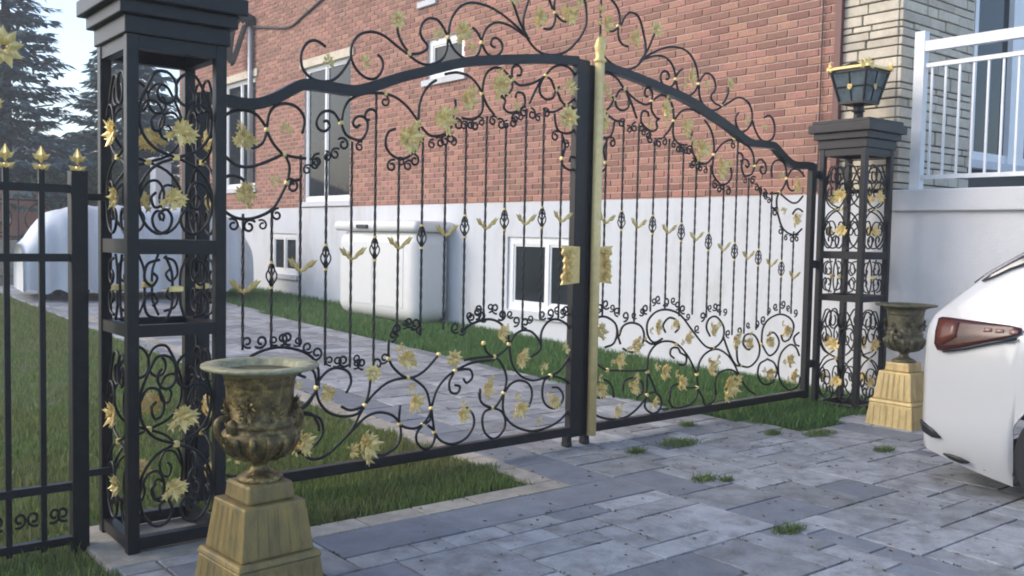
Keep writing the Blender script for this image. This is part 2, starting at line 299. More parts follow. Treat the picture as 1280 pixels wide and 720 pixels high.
CURLS_RISING = [(0.292, 0.91), (0.36, 0.91), (0.444, 0.91), (0.487, 0.916), (0.525, 0.918), (0.583, 0.897), (0.647, 0.862), (0.698, 0.823), (0.784, 0.776), (0.831, 0.768), (0.878, 0.77), (0.957, 0.745), (0.995, 0.743), (1.093, 0.736), (0.968, 0.777), (1.148, 0.765), (1.242, 0.932), (1.293, 0.963), (1.327, 0.971), (1.363, 0.96), (1.404, 0.924), (1.203, 0.896), (1.679, 0.921), (1.73, 0.898), (1.805, 0.976), (1.843, 1.005), (1.785, 0.992), (1.849, 1.031), (1.896, 0.983), (1.947, 1.038), (1.994, 1.031), (2.049, 0.987), (2.125, 0.989), (2.174, 0.94), (2.259, 0.925), (2.301, 0.95), (2.416, 0.973), (2.475, 0.981), (2.549, 1.001), (2.595, 0.982), (2.632, 0.998)]
GOLD = [(1.209, 2.755, 0.051, 0), (0.989, 2.494, 0.045, 2), (0.753, 2.463, 0.044, 2), (1.492, 2.715, 0.043, 2), (1.704, 2.752, 0.063, 1), (1.756, 2.68, 0.044, 2), (2.332, 2.946, 0.062, 1), (2.608, 3.017, 0.064, 1), (2.674, 3.093, 0.043, 2), (2.08, 3.052, 0.056, 0), (0.256, 1.997, 0.058, 1), (0.493, 2.064, 0.043, 2), (0.434, 1.772, 0.039, 2), (0.248, 1.695, 0.059, 1), (1.275, 2.076, 0.085, 1), (1.525, 2.203, 0.077, 1), (1.718, 2.36, 0.069, 1), (1.967, 2.473, 0.076, 1), (2.6, 2.537, 0.07, 2), (2.6, 2.32, 0.07, 0), (2.125, 2.352, 0.046, 2), (1.633, 2.263, 0.044, 2), (0.566, 0.658, 0.045, 2), (0.781, 0.598, 0.055, 1), (1.066, 0.685, 0.057, 0), (0.632, 0.336, 0.082, 1), (1.044, 0.27, 0.105, 1), (0.213, 0.307, 0.052, 2), (1.302, 0.769, 0.073, 1), (1.353, 0.496, 0.074, 1), (1.721, 0.378, 0.062, 1), (1.913, 0.52, 0.068, 1), (1.657, 0.73, 0.061, 0), (2.025, 0.867, 0.063, 1), (2.195, 0.693, 0.07, 1), (2.412, 0.618, 0.055, 2), (2.617, 0.742, 0.056, 2), (2.203, 0.37, 0.07, 1), (2.515, 0.383, 0.061, 1), (2.378, 0.254, 0.039, 2)]
COLLARS = [(1.297, 2.571), (1.582, 2.712), (1.845, 2.716), (2.469, 3.01), (0.393, 2.047), (0.494, 1.921), (0.511, 1.768), (0.843, 2.125), (1.133, 2.318), (1.372, 2.179), (1.856, 2.401), (2.103, 2.519), (2.393, 2.576), (2.49, 2.493), (2.586, 2.4), (2.558, 2.039), (0.701, 0.63), (1.017, 0.496), (1.181, 0.762), (1.318, 0.634), (1.547, 0.761), (1.264, 0.362), (1.434, 0.333), (1.496, 0.432), (1.522, 0.281), (1.675, 0.647), (1.979, 0.383), (1.902, 0.812), (2.116, 0.792), (1.991, 0.718), (2.078, 0.47), (2.493, 0.554)]
ARCH = [(0.154, 2.176), (0.229, 2.169), (0.313, 2.172), (0.386, 2.194), (0.464, 2.232), (0.535, 2.275), (0.601, 2.308), (0.684, 2.314), (0.789, 2.312), (0.897, 2.309), (0.97, 2.324), (1.072, 2.359), (1.236, 2.425), (1.425, 2.486), (1.615, 2.549), (1.77, 2.589), (1.931, 2.617), (2.097, 2.645), (2.39, 2.687), (2.724, 2.715)]
SCROLLS_HOUSE_SIDE = [
    [(2.764,0.769),(2.779,0.857),(2.732,0.925),(2.633,0.939),(2.53,0.89),(2.502,0.817),(2.537,0.739),(2.625,0.717)],
    [(2.475,0.789),(2.438,0.859),(2.347,0.882),(2.239,0.85),(2.203,0.765),(2.259,0.677),(2.352,0.664),(2.432,0.696)],
    [(2.502,0.817),(2.479,0.771),(2.46,0.731)],
    [(1.999,0.745),(2.096,0.722),(2.168,0.782),(2.172,0.883),(2.078,0.954),(1.937,0.964),(1.79,0.915),(1.636,0.783),(1.477,0.657),(1.351,0.639),(1.252,0.704),(1.248,0.803),(1.347,0.887),(1.441,0.871),(1.469,0.804),(1.419,0.732)],
    [(2.202,0.756),(2.174,0.736),(2.11,0.71),(1.998,0.722)],
    [(1.958,0.79),(1.989,0.847),(1.92,0.901),(1.833,0.878),(1.801,0.82),(1.843,0.784)],
    [(2.157,0.503),(2.148,0.623),(2.068,0.702),(1.941,0.723),(1.81,0.687),(1.687,0.592),(1.607,0.49),(1.568,0.438)],
    [(1.849,0.584),(1.894,0.616),(1.881,0.662),(1.809,0.662),(1.771,0.617)],
    [(1.788,0.532),(1.714,0.527),(1.702,0.584),(1.763,0.617)],
    [(1.568,0.438),(1.533,0.543),(1.444,0.606),(1.318,0.622),(1.187,0.569),(1.084,0.481),(1.012,0.383),(0.905,0.271),(0.781,0.202)],
    [(1.315,0.238),(1.323,0.388),(1.213,0.44),(1.081,0.426),(0.969,0.335)],
    [(2.786,0.333),(2.773,0.297),(2.684,0.225),(2.53,0.182),(2.374,0.183),(2.242,0.242),(2.163,0.327),(2.157,0.503)],
    [(2.157,0.513),(2.333,0.523),(2.491,0.538),(2.62,0.557),(2.748,0.646),(2.798,0.693)],
    [(2.613,0.352),(2.688,0.359),(2.728,0.424),(2.692,0.474),(2.604,0.476),(2.539,0.416),(2.523,0.343)],
    [(2.42,0.379),(2.41,0.45),(2.318,0.47),(2.222,0.435),(2.206,0.359),(2.272,0.315)],
    [(2.157,0.312),(2.173,0.235),(2.088,0.18),(2.005,0.199),(1.988,0.273),(2.053,0.336),(2.136,0.334)],
    [(2.157,0.503),(2.098,0.415),(2.053,0.336)],
    [(1.894,0.283),(1.883,0.358),(1.796,0.379),(1.676,0.34),(1.563,0.33)],
    [(1.908,0.265),(1.847,0.202),(1.729,0.19),(1.61,0.217),(1.552,0.29),(1.568,0.438)],
    [(1.894,0.287),(1.907,0.256)],
    [(1.563,0.33),(1.489,0.244),(1.455,0.181),(1.361,0.192),(1.316,0.248)],
    [(1.06,0.648),(1.055,0.55),(1.017,0.476),(0.88,0.445),(0.763,0.51),(0.744,0.613),(0.826,0.711),(0.946,0.717),(0.976,0.647),(0.905,0.592),(0.838,0.619)],
    [(1.243,0.723),(1.155,0.577),(1.067,0.48),(1.0,0.46)],
    [(1.34,0.42),(1.344,0.49),(1.393,0.533)],
]
GOLD_HOUSE_SIDE = [(2.087, 0.843, 0.067, 1), (1.724, 0.739, 0.057, 1), (2.705, 0.836, 0.069, 1), (2.328, 0.723, 0.072, 1), (2.494, 0.619, 0.065, 1), (1.989, 0.509, 0.08, 1), (1.783, 0.407, 0.076, 1), (2.666, 0.428, 0.07, 1), (2.316, 0.415, 0.072, 1), (2.481, 0.24, 0.048, 1), (1.391, 0.493, 0.078, 1), (1.14, 0.292, 0.114, 1), (1.384, 0.79, 0.065, 1), (1.088, 0.674, 0.067, 1), (0.909, 0.664, 0.061, 1), (0.612, 0.658, 0.062, 1), (0.381, 0.741, 0.07, 1), (0.614, 0.383, 0.07, 1), (0.327, 0.469, 0.064, 1), (0.262, 0.323, 0.072, 1), (1.875, 0.852, 0.043, 1), (2.092, 0.264, 0.049, 1)]
CURLS_HOUSE_SIDE = [(2.698, 1.003), (2.624, 1.027), (2.559, 0.998), (2.507, 0.969), (2.415, 0.93), (2.322, 0.935), (2.243, 0.96), (2.189, 0.976), (2.109, 1.029), (2.054, 1.046), (1.968, 1.025), (1.883, 1.031), (1.838, 0.992), (1.763, 0.961), (1.701, 0.901), (1.576, 0.799), (1.519, 0.894), (1.43, 0.959), (1.367, 0.967), (1.303, 0.955), (1.237, 0.923), (1.18, 0.74), (1.032, 0.753), (0.899, 0.797), (0.796, 0.803), (0.693, 0.83), (0.627, 0.911), (0.521, 0.939), (0.412, 0.957), (0.336, 0.922), (0.22, 0.875)]
COLLARS_HOUSE_SIDE = [(2.157, 0.503), (1.568, 0.438), (1.376, 0.635), (1.34, 0.42), (2.594, 0.55), (1.839, 0.694), (1.563, 0.33), (2.158, 0.327), (2.489, 0.817), (2.194, 0.755), (1.0, 0.464), (0.717, 0.628)]
# ------------------------------------------------------------------ visibility helper: which pieces show largest
CAMP = Vector((0, 0, 1.5))
def seen(p):
    d = Vector(p) - CAMP; z = d.dot(fw)
    if z < .1: return None
    u = d.dot(rt2) / z * 1185.6; v = d.dot(up2) / z * 1185.6
    return z if abs(u) < 660 and abs(v) < 380 else None

# ------------------------------------------------------------------ ground
g = MB(); ys = [-200, -30, -5, 4.3, 26, 60, 400]; xs = [-250, -40, 0, 8, 40, 250]
for y in ys:
    for x in xs: g.v.append((x, y, gz(y)))
nx = len(xs)
g.f = [(j * nx + i, j * nx + i + 1, (j + 1) * nx + i + 1, (j + 1) * nx + i) for j in range(len(ys) - 1) for i in range(nx - 1)]
tag(g.build('ground', 'soil'), kind='structure')

# ------------------------------------------------------------------ driveway of pavers
CELL = .172; X0, Y0 = 1.22, 4.28
NXC = 41; J0, J1 = -36, 92
def lawn_edge(y): return 3.62 if y < 5.2 else max(3.42, 3.62 - .03 * (y - 5.2))
def paved(x, y):
    if x < X0 or x > 8.16: return False
    if y < Y0: return not (x > 6.45 and y > 3.95 and x < 6.9 and False)
    if x < lawn_edge(y): return False
    if y < 5.3: return x < 6.42 - .25 * (y - 4.28) or (x > 7.0 and y < 4.4)
    return x < 6.12 + (.02 * (y - 5.3) if y < 16 else .2)
drive = MB()
def sheet(pts):
    drive.add([(x, y, gz(y) + .004) for x, y in pts], [tuple(range(len(pts)))])
sheet([(X0, -6), (8.19, -6), (8.19, 4.28), (X0, 4.28)])
sheet([(3.62, 4.28), (6.42, 4.28), (6.17, 5.3), (3.62, 5.3)]); sheet([(3.62, 5.3), (6.12, 5.3), (6.32, 15.8), (3.42, 15.8)]); sheet([(3.42, 15.8), (6.32, 15.8), (6.32, 26), (3.42, 26)])
driveway = drive.build('driveway', 'joint_sand'); tag(driveway, kind='structure')
occ = set(); pieces = []
def okc(i, j):
    return (i, j) not in occ and paved(X0 + (i + .5) * CELL, Y0 + (j + .5) * CELL)
def put(i, j, a, b, m):
    for p in range(a):
        for q in range(b): occ.add((i + p, j + q))
    pieces.append((i, j, a, b, m))
def fit(i, j, a, b): return all(okc(i + p, j + q) for p in range(a) for q in range(b))
for i in range(5, 15, 2):                                   # pale row against the lawn, then a dark band
    a = 2 if i + 2 <= 15 else 1
    if i < 14: put(i, -1, a, 1, 'paver_cream')
ie = 14
j = 0
while j < 60:
    b = 2
    if fit(ie, j, 1, b): put(ie, j, 1, b, 'paver_cream')
    elif fit(ie + 1, j, 1, b): pass
    j += b
i = 5
while i < 17:
    a = 4
    if fit(i, -3, a, 2): put(i, -3, a, 2, 'paver_dark')
    i += a
j = -1
while j < 22:
    if fit(15, j, 2, 3): put(15, j, 2, 3, 'paver_dark' if rng.random() < .8 else 'paver')
    j += 3
SZ = [(4, 2), (2, 4), (3, 2), (2, 3), (2, 2), (3, 3), (2, 1), (1, 2), (3, 1), (1, 3)]
WT = [3, 2, 5, 4, 7, 1, 6, 6, 2, 2]
for j in range(J0, J1):
    for i in range(NXC):
        if not okc(i, j): continue
        for _ in range(8):
            a, b = rng.choices(SZ, WT)[0]
            if fit(i, j, a, b): break
        else: a = b = 1
        r = rng.random()
        put(i, j, a, b, 'paver' if r < .86 else 'paver_dark')
def paver_v(w_, h_, gap=.006, ch=.003):
    a, b = w_ / 2 - gap, h_ / 2 - gap; v = []
    for z, ins in ((.0, 0), (.019, 0), (.022, ch)):
        v += [(-a + ins, -b + ins, z), (a - ins, -b + ins, z), (a - ins, b - ins, z), (-a + ins, b - ins, z)]
    f = [(8, 9, 10, 11)]
    for k in range(4):
        n = (k + 1) % 4; f += [(k, n, n + 4, k + 4), (k + 4, n + 4, n + 8, k + 8)]
    return v, f
rank = []
for q in pieces:
    i, j, a, b, m = q; cx, cy = X0 + (i + a / 2) * CELL, Y0 + (j + b / 2) * CELL
    z = seen((cx, cy, 0)) or seen((cx + .2, cy + .2, 0)); rank.append((-(a * b / z ** 3) if z else 1, q, cx, cy))
rank.sort(key=lambda t: t[0])
PM = {}; rest = {}
for n_, (s_, q, cx, cy) in enumerate(rank):
    i, j, a, b, m = q; dz = rng.uniform(-.002, .002); sl = math.atan(.022) if cy > 4.3 else 0
    v, f = paver_v(a * CELL, b * CELL)
    if n_ < 300 and s_ < 0:
        if (a, b, m) not in PM:
            mb = MB(); mb.add(v, f); PM[a, b, m] = mb.mesh('paver')
        ob('paver', PM[a, b, m], m, driveway, loc=(cx, cy, gz(cy) + .004 + dz), rot=(sl + rng.uniform(-.004, .004), rng.uniform(-.004, .004), 0))
    elif cy > 1:
        mb = rest.setdefault(m, MB()); mb.add([(cx + p[0], cy + p[1], gz(cy + p[1]) + .004 + dz + p[2]) for p in v], f)
    else:
        mb = rest.setdefault(m, MB()); mb.add([(cx + p[0], cy + p[1], .004 + dz + p[2]) for p in v], f)
for m, mb in rest.items(): mb.build('far_pavers', m, driveway, kind='stuff')

# ------------------------------------------------------------------ house
W = 8.2
house = thing('house', 'red brick house with white basement wall and pale stone corner beside the driveway', 'house', (W, 5, 0))
H0 = Vector((W, 5, 0))
def hb(name, m, parent=house):
    return None
def local(mb, o=H0):
    mb.v = [(x - o.x, y - o.y, z - o.z) for x, y, z in mb.v]; return mb
def holes_wall(mb, y0, y1, z0, z1, holes, x, dep):
    Y = sorted({y0, y1} | {q for h in holes for q in h[:2]}); Z = sorted({z0, z1} | {q for h in holes for q in h[2:]})
    for a, b in zip(Y, Y[1:]):
        for c, d in zip(Z, Z[1:]):
            if any(h[0] <= (a + b) / 2 <= h[1] and h[2] <= (c + d) / 2 <= h[3] for h in holes): continue
            mb.add([(x, a, c), (x, b, c), (x, b, d), (x, a, d)], [(3, 2, 1, 0)])
    for a, b, c, d in holes:
        for p, q in (((a, c), (b, c)), ((b, c), (b, d)), ((b, d), (a, d)), ((a, d), (a, c))):
            mb.add([(x, *p), (x, *q), (x + dep, *q), (x + dep, *p)], [(0, 1, 2, 3)])
YN, YF, ZT = 5.22, 23.2, 7.2
BW = [(14.77, 16.56, 2.08, 4.6), (18.75, 20.4, 2.42, 4.72), (11.42, 12.4, 3.88, 4.5), (12.2, 12.55, 5.1, 5.8)]
FWN = [(8.76, 10.3, .5, 1.5), (16.8, 17.95, .68, 1.48)]
mb = MB(); holes_wall(mb, YN, YF, 1.97, ZT, BW, W + .011, .14)
mb.add([(W + .011, YF, 0), (15, YF, 0), (15, YF, ZT), (W + .011, YF, ZT)], [(3, 2, 1, 0)])
brick_wall = local(mb).build('brick_wall', 'mortar', house)
CH, CL = .079, .247
bricks = []
nrow = int((ZT - 1.985) / CH)
for r in range(nrow):
    z = 1.98 + r * CH; y = YN + (.0 if r % 2 else -CL / 2)
    while y < YF:
        spans = [(max(y, YN) + .006, min(y + CL, YF) - .006)]
        for a, b, c, d in BW:
            if z + CH > c and z < d:
                n2 = []
                for p, q in spans:
                    if q <= a or p >= b: n2.append((p, q))
                    else:
                        if p < a: n2.append((p, a))
                        if q > b: n2.append((b, q))
                spans = n2
        for p, q in spans:
            if q - p > .02: bricks.append((p, q, z + .006, z + CH - .006))
        y += CL
def brick_v(hy, hz, dx):
    v = [(.012, -hy, -hz), (.012, hy, -hz), (.012, hy, hz), (.012, -hy, hz)] + [(dx, -hy + .003, -hz + .003), (dx, hy - .003, -hz + .003), (dx, hy - .003, hz - .003), (dx, -hy + .003, hz - .003)]
    return v, [(7, 6, 5, 4), (0, 4, 5, 1), (1, 5, 6, 2), (2, 6, 7, 3), (3, 7, 4, 0)]
sc = []
for b in bricks:
    c = (W, (b[0] + b[1]) / 2, (b[2] + b[3]) / 2); z = seen(c); sc.append((z if z else 1e9, b))
sc.sort(key=lambda t: t[0]); BM = {}; restb = MB()
for n_, (z, b) in enumerate(sc):
    hy, hz, cy, cz = (b[1] - b[0]) / 2, (b[3] - b[2]) / 2, (b[0] + b[1]) / 2, (b[2] + b[3]) / 2; dx = rng.uniform(-.002, .002)
    if n_ < 300:
        k = round(hy, 3)
        if k not in BM: m_ = MB(); m_.add(*brick_v(hy, hz, 0)); BM[k] = m_.mesh('brick')
        ob('brick', BM[k], 'brick', brick_wall, loc=(dx, cy - 5, cz))
    else:
        v, f = brick_v(hy, hz, dx); restb.add([(p[0], p[1] + cy - 5, p[2] + cz) for p in v], f)
restb.build('far_bricks', 'brick', brick_wall, kind='stuff')
mb = MB(); holes_wall(mb, 4.62, YF, -.1, 1.97, FWN, W - .006, .14)
mb.add([(W - .006, 4.62, 1.97), (W + .05, 4.62, 1.97), (W + .05, YF, 1.97), (W - .006, YF, 1.97)], [(3, 2, 1, 0), (0, 1, 2, 3)])
local(mb).build('basement_wall', 'parging', house)
# unseen dark block added inside the house to stop light leaks
local(MB().box((W - .03, 4.7, -.1), (W - .006, YF, .26 )) if False else MB().box((W + .3, 5.3, -.1), (15, YF - .02, ZT - .02))).build('inner_light_block', 'stone_joint', house)
local(MB().add([(W - .5, 4.2, ZT), (15.5, 4.2, ZT), (15.5, YF + .5, ZT), (W - .5, YF + .5, ZT), (11.8, 8, ZT + 2.2), (11.8, YF - 3, ZT + 2.2)], [(0, 3, 2, 1), (0, 1, 4), (1, 2, 5, 4), (2, 3, 5), (3, 0, 4, 5)])).build('roof', 'roof_grey', house)
def window(y0, y1, z0, z1, x=W, rec=.05, bars=(.5,), fw_=.075, lintel=False, sill=True):
    f = MB(); t = fw_
    f.box((x + rec, y0, z0), (x + rec + .06, y0 + t, z1)).box((x + rec, y1 - t, z0), (x + rec + .06, y1, z1))
    f.box((x + rec, y0 + t, z0), (x + rec + .06, y1 - t, z0 + t)).box((x + rec, y0 + t, z1 - t), (x + rec + .06, y1 - t, z1))
    o = local(f).build('window', 'window_white', house)
    edges = [y0 + t] + [y0 + (y1 - y0) * b for b in bars] + [y1 - t]
    for b in bars:
        yb = y0 + (y1 - y0) * b
        local(MB().box((x + rec - .004, yb - .035, z0 + t), (x + rec + .05, yb + .035, z1 - t))).build('mullion', 'window_white', o)
    for k, (a, b) in enumerate(zip(edges, edges[1:])):
        a2 = a + (.035 if k else 0); b2 = b - (.035 if k < len(edges) - 2 else 0)
        s_ = .03                                           # sash inside the frame
        sm = MB(); xa, xb = x + rec + .012, x + rec + .05
        sm.box((xa, a2, z0 + t), (xb, a2 + s_, z1 - t)).box((xa, b2 - s_, z0 + t), (xb, b2, z1 - t)).box((xa, a2 + s_, z0 + t), (xb, b2 - s_, z0 + t + s_)).box((xa, a2 + s_, z1 - t - s_), (xb, b2 - s_, z1 - t))
        local(sm).build('sash', 'window_white', o)
        local(MB().box((x + rec + .03, a2 + s_ - .004, z0 + t + s_ - .004), (x + rec + .04, b2 - s_ + .004, z1 - t - s_ + .004))).build('pane', 'glass', o)
    if lintel: local(MB().box((x - .03, y0 - .12, z1 - .02), (x + .1, y1 + .12, z1 + .13))).build('lintel', 'stone_cladding', o)
    if sill: local(MB().box((x - .045, y0 - .08, z0 - .09), (x + rec + .03, y1 + .08, z0 - .002))).build('sill', 'parging', o)
    return o
window(*BW[0], bars=(.55,), lintel=True); window(*BW[1], bars=(.5,), lintel=True); window(*BW[2], bars=(), fw_=.10); window(*BW[3], bars=(), fw_=.10)
window(*FWN[0], x=W - .006, rec=.03, bars=(.47,), fw_=.1, sill=True); window(*FWN[1], x=W - .006, rec=.03, bars=(.5,), fw_=.09)
# stone corner: plane facing the driveway and its return onto the porch
mb = MB(); mb.box((W + .012, 4.632, 2.0), (W + .3, YN - .002, 6)).box((W + .3, 4.632, 2.0), (9.6, 4.9, 6)).box((9.6, 4.66, 2.0), (13, 4.9, 2.35)).box((9.6, 4.66, 4.6), (13, 4.9, 6))
cladding = local(mb).build('stone_cladding', 'stone_joint', house)
z = 2.004
while z < 4.35:
    h = rng.choice([.06, .08, .10, .10, .135]); y = 4.632; x = W - .012
    while y < YN - .01:
        l = min(rng.uniform(.16, .42), YN - .004 - y)
        if YN - .004 - (y + l) < .08: l = YN - .004 - y
        d = rng.uniform(.0, .016)
        bevel(local(MB().box((W - .012 - d, y + .007, z + .007), (W + .02, y + l - .007, z + h - .007))).build('stone', 'stone_cladding', cladding), .004, 1); y += l
    while x < 9.55:
        l = min(rng.uniform(.16, .5), 9.55 - x)
        if 9.55 - (x + l) < .08: l = 9.55 - x
        d = rng.uniform(.0, .016)
        bevel(local(MB().box((x + .007, 4.608 - d, z + .007), (x + l - .007, 4.64, z + h - .007))).build('stone', 'stone_cladding', cladding), .004, 1); x += l
    z += h
# porch window in the return wall
f = MB(); yy = 4.6
f.box((9.56, yy, 2.36), (9.63, yy + .08, 4.6)).box((10.36, yy - .02, 2.36), (10.72, yy + .08, 4.6)).box((9.63, yy, 2.36), (10.36, yy + .08, 2.45)).box((10.72, yy, 2.36), (11.7, yy + .08, 2.45)).box((11.62, yy, 2.45), (11.7, yy + .08, 4.6))
pw = local(f).build('window', 'window_white', house)
for a, b in ((9.63, 10.36), (10.72, 11.62)): local(MB().box((a - .004, yy + .035, 2.44), (b + .004, yy + .05, 4.6))).build('pane', 'glass', pw)
local(MB().box((9.5, yy - .06, 2.28), (11.8, yy + .05, 2.358))).build('sill', 'porch_white', pw)
# porch
mb = MB(); mb.box((W - .006, -3, -.1), (13, 4.62, 1.80)); local(mb).build('porch_base', 'porch_white', house)
bevel(local(MB().box((W - .055, -3.05, 1.80), (13, 4.632, 1.995))).build('porch_slab', 'porch_white', house), .012)
# downspout, conduit and service cable
local(MB().box((W - .07, 5.19, 1.97), (W + .01, 5.255, 7))).build('downspout', 'downspout', house)
mast = local(MB().tube([(W - .07, 18.85, 2.5), (W - .07, 18.85, 5.75)], .055, 10)).build('conduit', 'conduit', house, True)
local(MB().tube([(W - .07, 18.85, 5.72), (W - .08, 18.85, 5.86), (W - .16, 18.9, 5.92), (W - .26, 18.95, 5.86)], .11, 10)).build('weatherhead', 'plastic_black', mast, True)
for k in range(3):
    local(MB().tube([tuple(p) for p in smooth_path([(W - .24, 18.95 + .05 * k, 5.86), (W - .34, 19.05 + .1 * k, 5.6), (W - .3, 19.3 + .1 * k, 5.0 + .1 * k), (W - .22, 19.25 + .12 * k, 5.1), (W - .08, 19.0 + .1 * k, 5.8)])], .024, 5)).build('drip_loop', 'cable', mast, True)
local(MB().tube([tuple(p) for p in smooth_path([(W - .07, 18.85, 5.72), (W - .02, 18.3, 5.62), (W - .02, 17.2, 5.45), (W - .02, 16.6, 5.55), (W - .02, 15.4, 5.85), (W - .02, 14.6, 6.2), (W - .02, 14.0, 6.9)])], .026, 6)).build('service_cable', 'cable', house, True)
local(MB().tube([(W - .02, 5.42, 2.0), (W - .02, 5.43, 6.5)], .007, 5)).build('wall_cable', 'cable', house)

# porch railing
rail = thing('porch_railing', 'white metal railing with thin balusters on the porch edge', 'railing', (8.3, 4.47, 1.995))
RO = Vector((8.3, 4.47, 1.995)); RX = 8.3
bevel(local(MB().box((RX - .04, 4.42, 1.99), (RX + .04, 4.52, 3.42)), RO).build('post', 'white_paint', rail), .006)
local(MB().box((RX - .035, -1, 3.235), (RX + .035, 4.43, 3.325)), RO).build('handrail', 'white_paint', rail)
local(MB().box((RX - .02, -1, 3.09), (RX + .02, 4.43, 3.128)), RO).build('upper_rail', 'white_paint', rail)
local(MB().box((RX - .02, -1, 2.09), (RX + .02, 4.43, 2.128)), RO).build('lower_rail', 'white_paint', rail)
for k in range(40):
    y = 4.36 - .125 * k; local(MB().box((RX - .009, y - .009, 2.12), (RX + .009, y + .009, 3.095)), RO).build('baluster', 'white_paint', rail)
# ------------------------------------------------------------------ shared ornament meshes (unit size, in the XZ plane)
def m_curl():                                                # open C scroll ending in a small spiral
    P = []
    for k in range(19):
        t = k / 18; a = rad(-118) + t * rad(415); r = .62 - .42 * t ** .8
        P.append((math.cos(a) * r + .12 * t, 0, math.sin(a) * r + .04))
    return MB().tube(P, .115, 5).mesh('curl')
def m_rosette():
    b = MB()
    for n, r, wd, l in ((9, 1, .26, .10), (7, .68, .22, .22), (5, .4, .16, .34)):
        for k in range(n):
            a = 2 * math.pi * (k + .3 * r) / n; c, s = math.cos(a), math.sin(a)
            b.lobe((c * .1, 0, s * .1), (c * r, 0, s * r), wd, l * .5, .05)
    return b.mesh('rosette')
def m_acanthus():                                            # ragged clump of curling leaf lobes
    b = MB(); r = random.Random(3)
    for k in range(14):
        a = -.5 + k * .46 + r.uniform(-.12, .12); l = (.95 if k % 2 else .68) * r.uniform(.85, 1.1)
        o = Vector((.18 * math.cos(k), 0, -.2 + .12 * math.sin(k * 2))); t = o + Vector((math.cos(a) * l, 0, math.sin(a) * l))
        b.lobe(o, t, .17 * l + .06, .10 + .10 * (k % 3), .06); m = o + (t - o) * .55
        for s in (.9, -.9): b.lobe(m, m + Vector((math.cos(a + s) * l * .45, 0, math.sin(a + s) * l * .45)), .10, .16, .05)
    b.tube([(-.75, -.05, -.55), (-.3, -.08, -.45), (.0, -.05, -.15)], .07, 5)
    return b.mesh('acanthus')
def m_spray():
    b = MB()
    for k, (a, l) in enumerate(((-.2, .8), (.45, 1.05), (1.1, .95), (1.75, 1.1), (2.4, .8), (3.4, .7))):
        q = (math.cos(a) * .12, 0, math.sin(a) * .12 - .35); t = (math.cos(a) * l, 0, math.sin(a) * l - .35)
        b.lobe(q, t, .17, .08 + .05 * (k % 2), .05); mid = [(q[i] + t[i]) / 2 for i in range(3)]
        b.lobe(mid, (mid[0] + math.cos(a + .8) * l * .4, 0, mid[2] + math.sin(a + .8) * l * .4), .1, .1, .04)
    return b.mesh('spray')
def m_wings():
    b = MB()
    for s in (1, -1):
        b.lobe((0, 0, -.4), (s * .55, 0, .02), .13, .02, .05); b.lobe((s * .25, 0, -.2), (s * 1.0, 0, .42), .19, .06, .05); b.lobe((s * .4, 0, -.1), (s * .74, 0, .48), .12, .08, .05); b.lobe((s * .15, 0, -.28), (s * .42, 0, .25), .09, .08, .05)
    b.lobe((0, 0, -.5), (0, 0, -.1), .09, .03, .06)
    return b.mesh('leaf_pair')
def m_basket():
    b = MB()
    for k in range(4):
        P = []
        for t in np.linspace(0, 1, 11):
            a = k * math.pi / 2 + t * 2.6; r = .07 + .36 * math.sin(t * math.pi); P.append((math.cos(a) * r, math.sin(a) * r, -1 + 2 * t))
        b.tube(P, .068, 5)
    return b.mesh('basket')
def m_collar():
    b = MB(); b.lathe([(.5, -.5), (1, -.35), (1, .35), (.5, .5)], 8); return b.mesh('collar')
ORN = [m_rosette(), m_acanthus(), m_spray()]
CURL, WING, BASK, COLL = m_curl(), m_wings(), m_basket(), m_collar()
def set_smooth(me): me.polygons.foreach_set('use_smooth', [True] * len(me.polygons))
set_smooth(CURL); set_smooth(BASK)
for k, me in enumerate(ORN): me.materials.append(MATS['gold'])
CURL.materials.append(MATS['black_paint']); BASK.materials.append(MATS['black_paint']); WING.materials.append(MATS['gold']); COLL.materials.append(MATS['gold'])
ON = ['gold_flower', 'gold_leaf', 'gold_leaf']

def twisted(x, z0, z1, a=.0065):
    n = max(8, int((z1 - z0) / .022)); b = MB(); o = []
    for i in range(n + 1):
        t = i * .5
        for k in range(4):
            q = t + k * math.pi / 2; o.append((x + math.cos(q) * a * 1.3, math.sin(q) * a * 1.3, z0 + (z1 - z0) * i / n))
    f = [(i * 4 + k, i * 4 + (k + 1) % 4, i * 4 + 4 + (k + 1) % 4, i * 4 + 4 + k) for i in range(n) for k in range(4)]
    return b.add(o, f)
def band(P, hw, hd):     # rectangular bar swept along a path in the XZ plane
    b = MB(); P = [Vector((p[0], 0, p[1])) for p in P]; o = []
    for i, p in enumerate(P):
        t = (P[min(i + 1, len(P) - 1)] - P[max(i - 1, 0)]).normalized(); n = Vector((-t.z, 0, t.x))
        o += [p + n * hw + Vector((0, -hd, 0)), p + n * hw + Vector((0, hd, 0)), p - n * hw + Vector((0, hd, 0)), p - n * hw + Vector((0, -hd, 0))]
    L = len(P); f = [(i * 4 + k, i * 4 + 4 + k, i * 4 + 4 + (k + 1) % 4, i * 4 + (k + 1) % 4) for i in range(L - 1) for k in range(4)]
    return b.add(o, f + [(0, 1, 2, 3), (4 * L - 1, 4 * L - 2, 4 * L - 3, 4 * L - 4)])

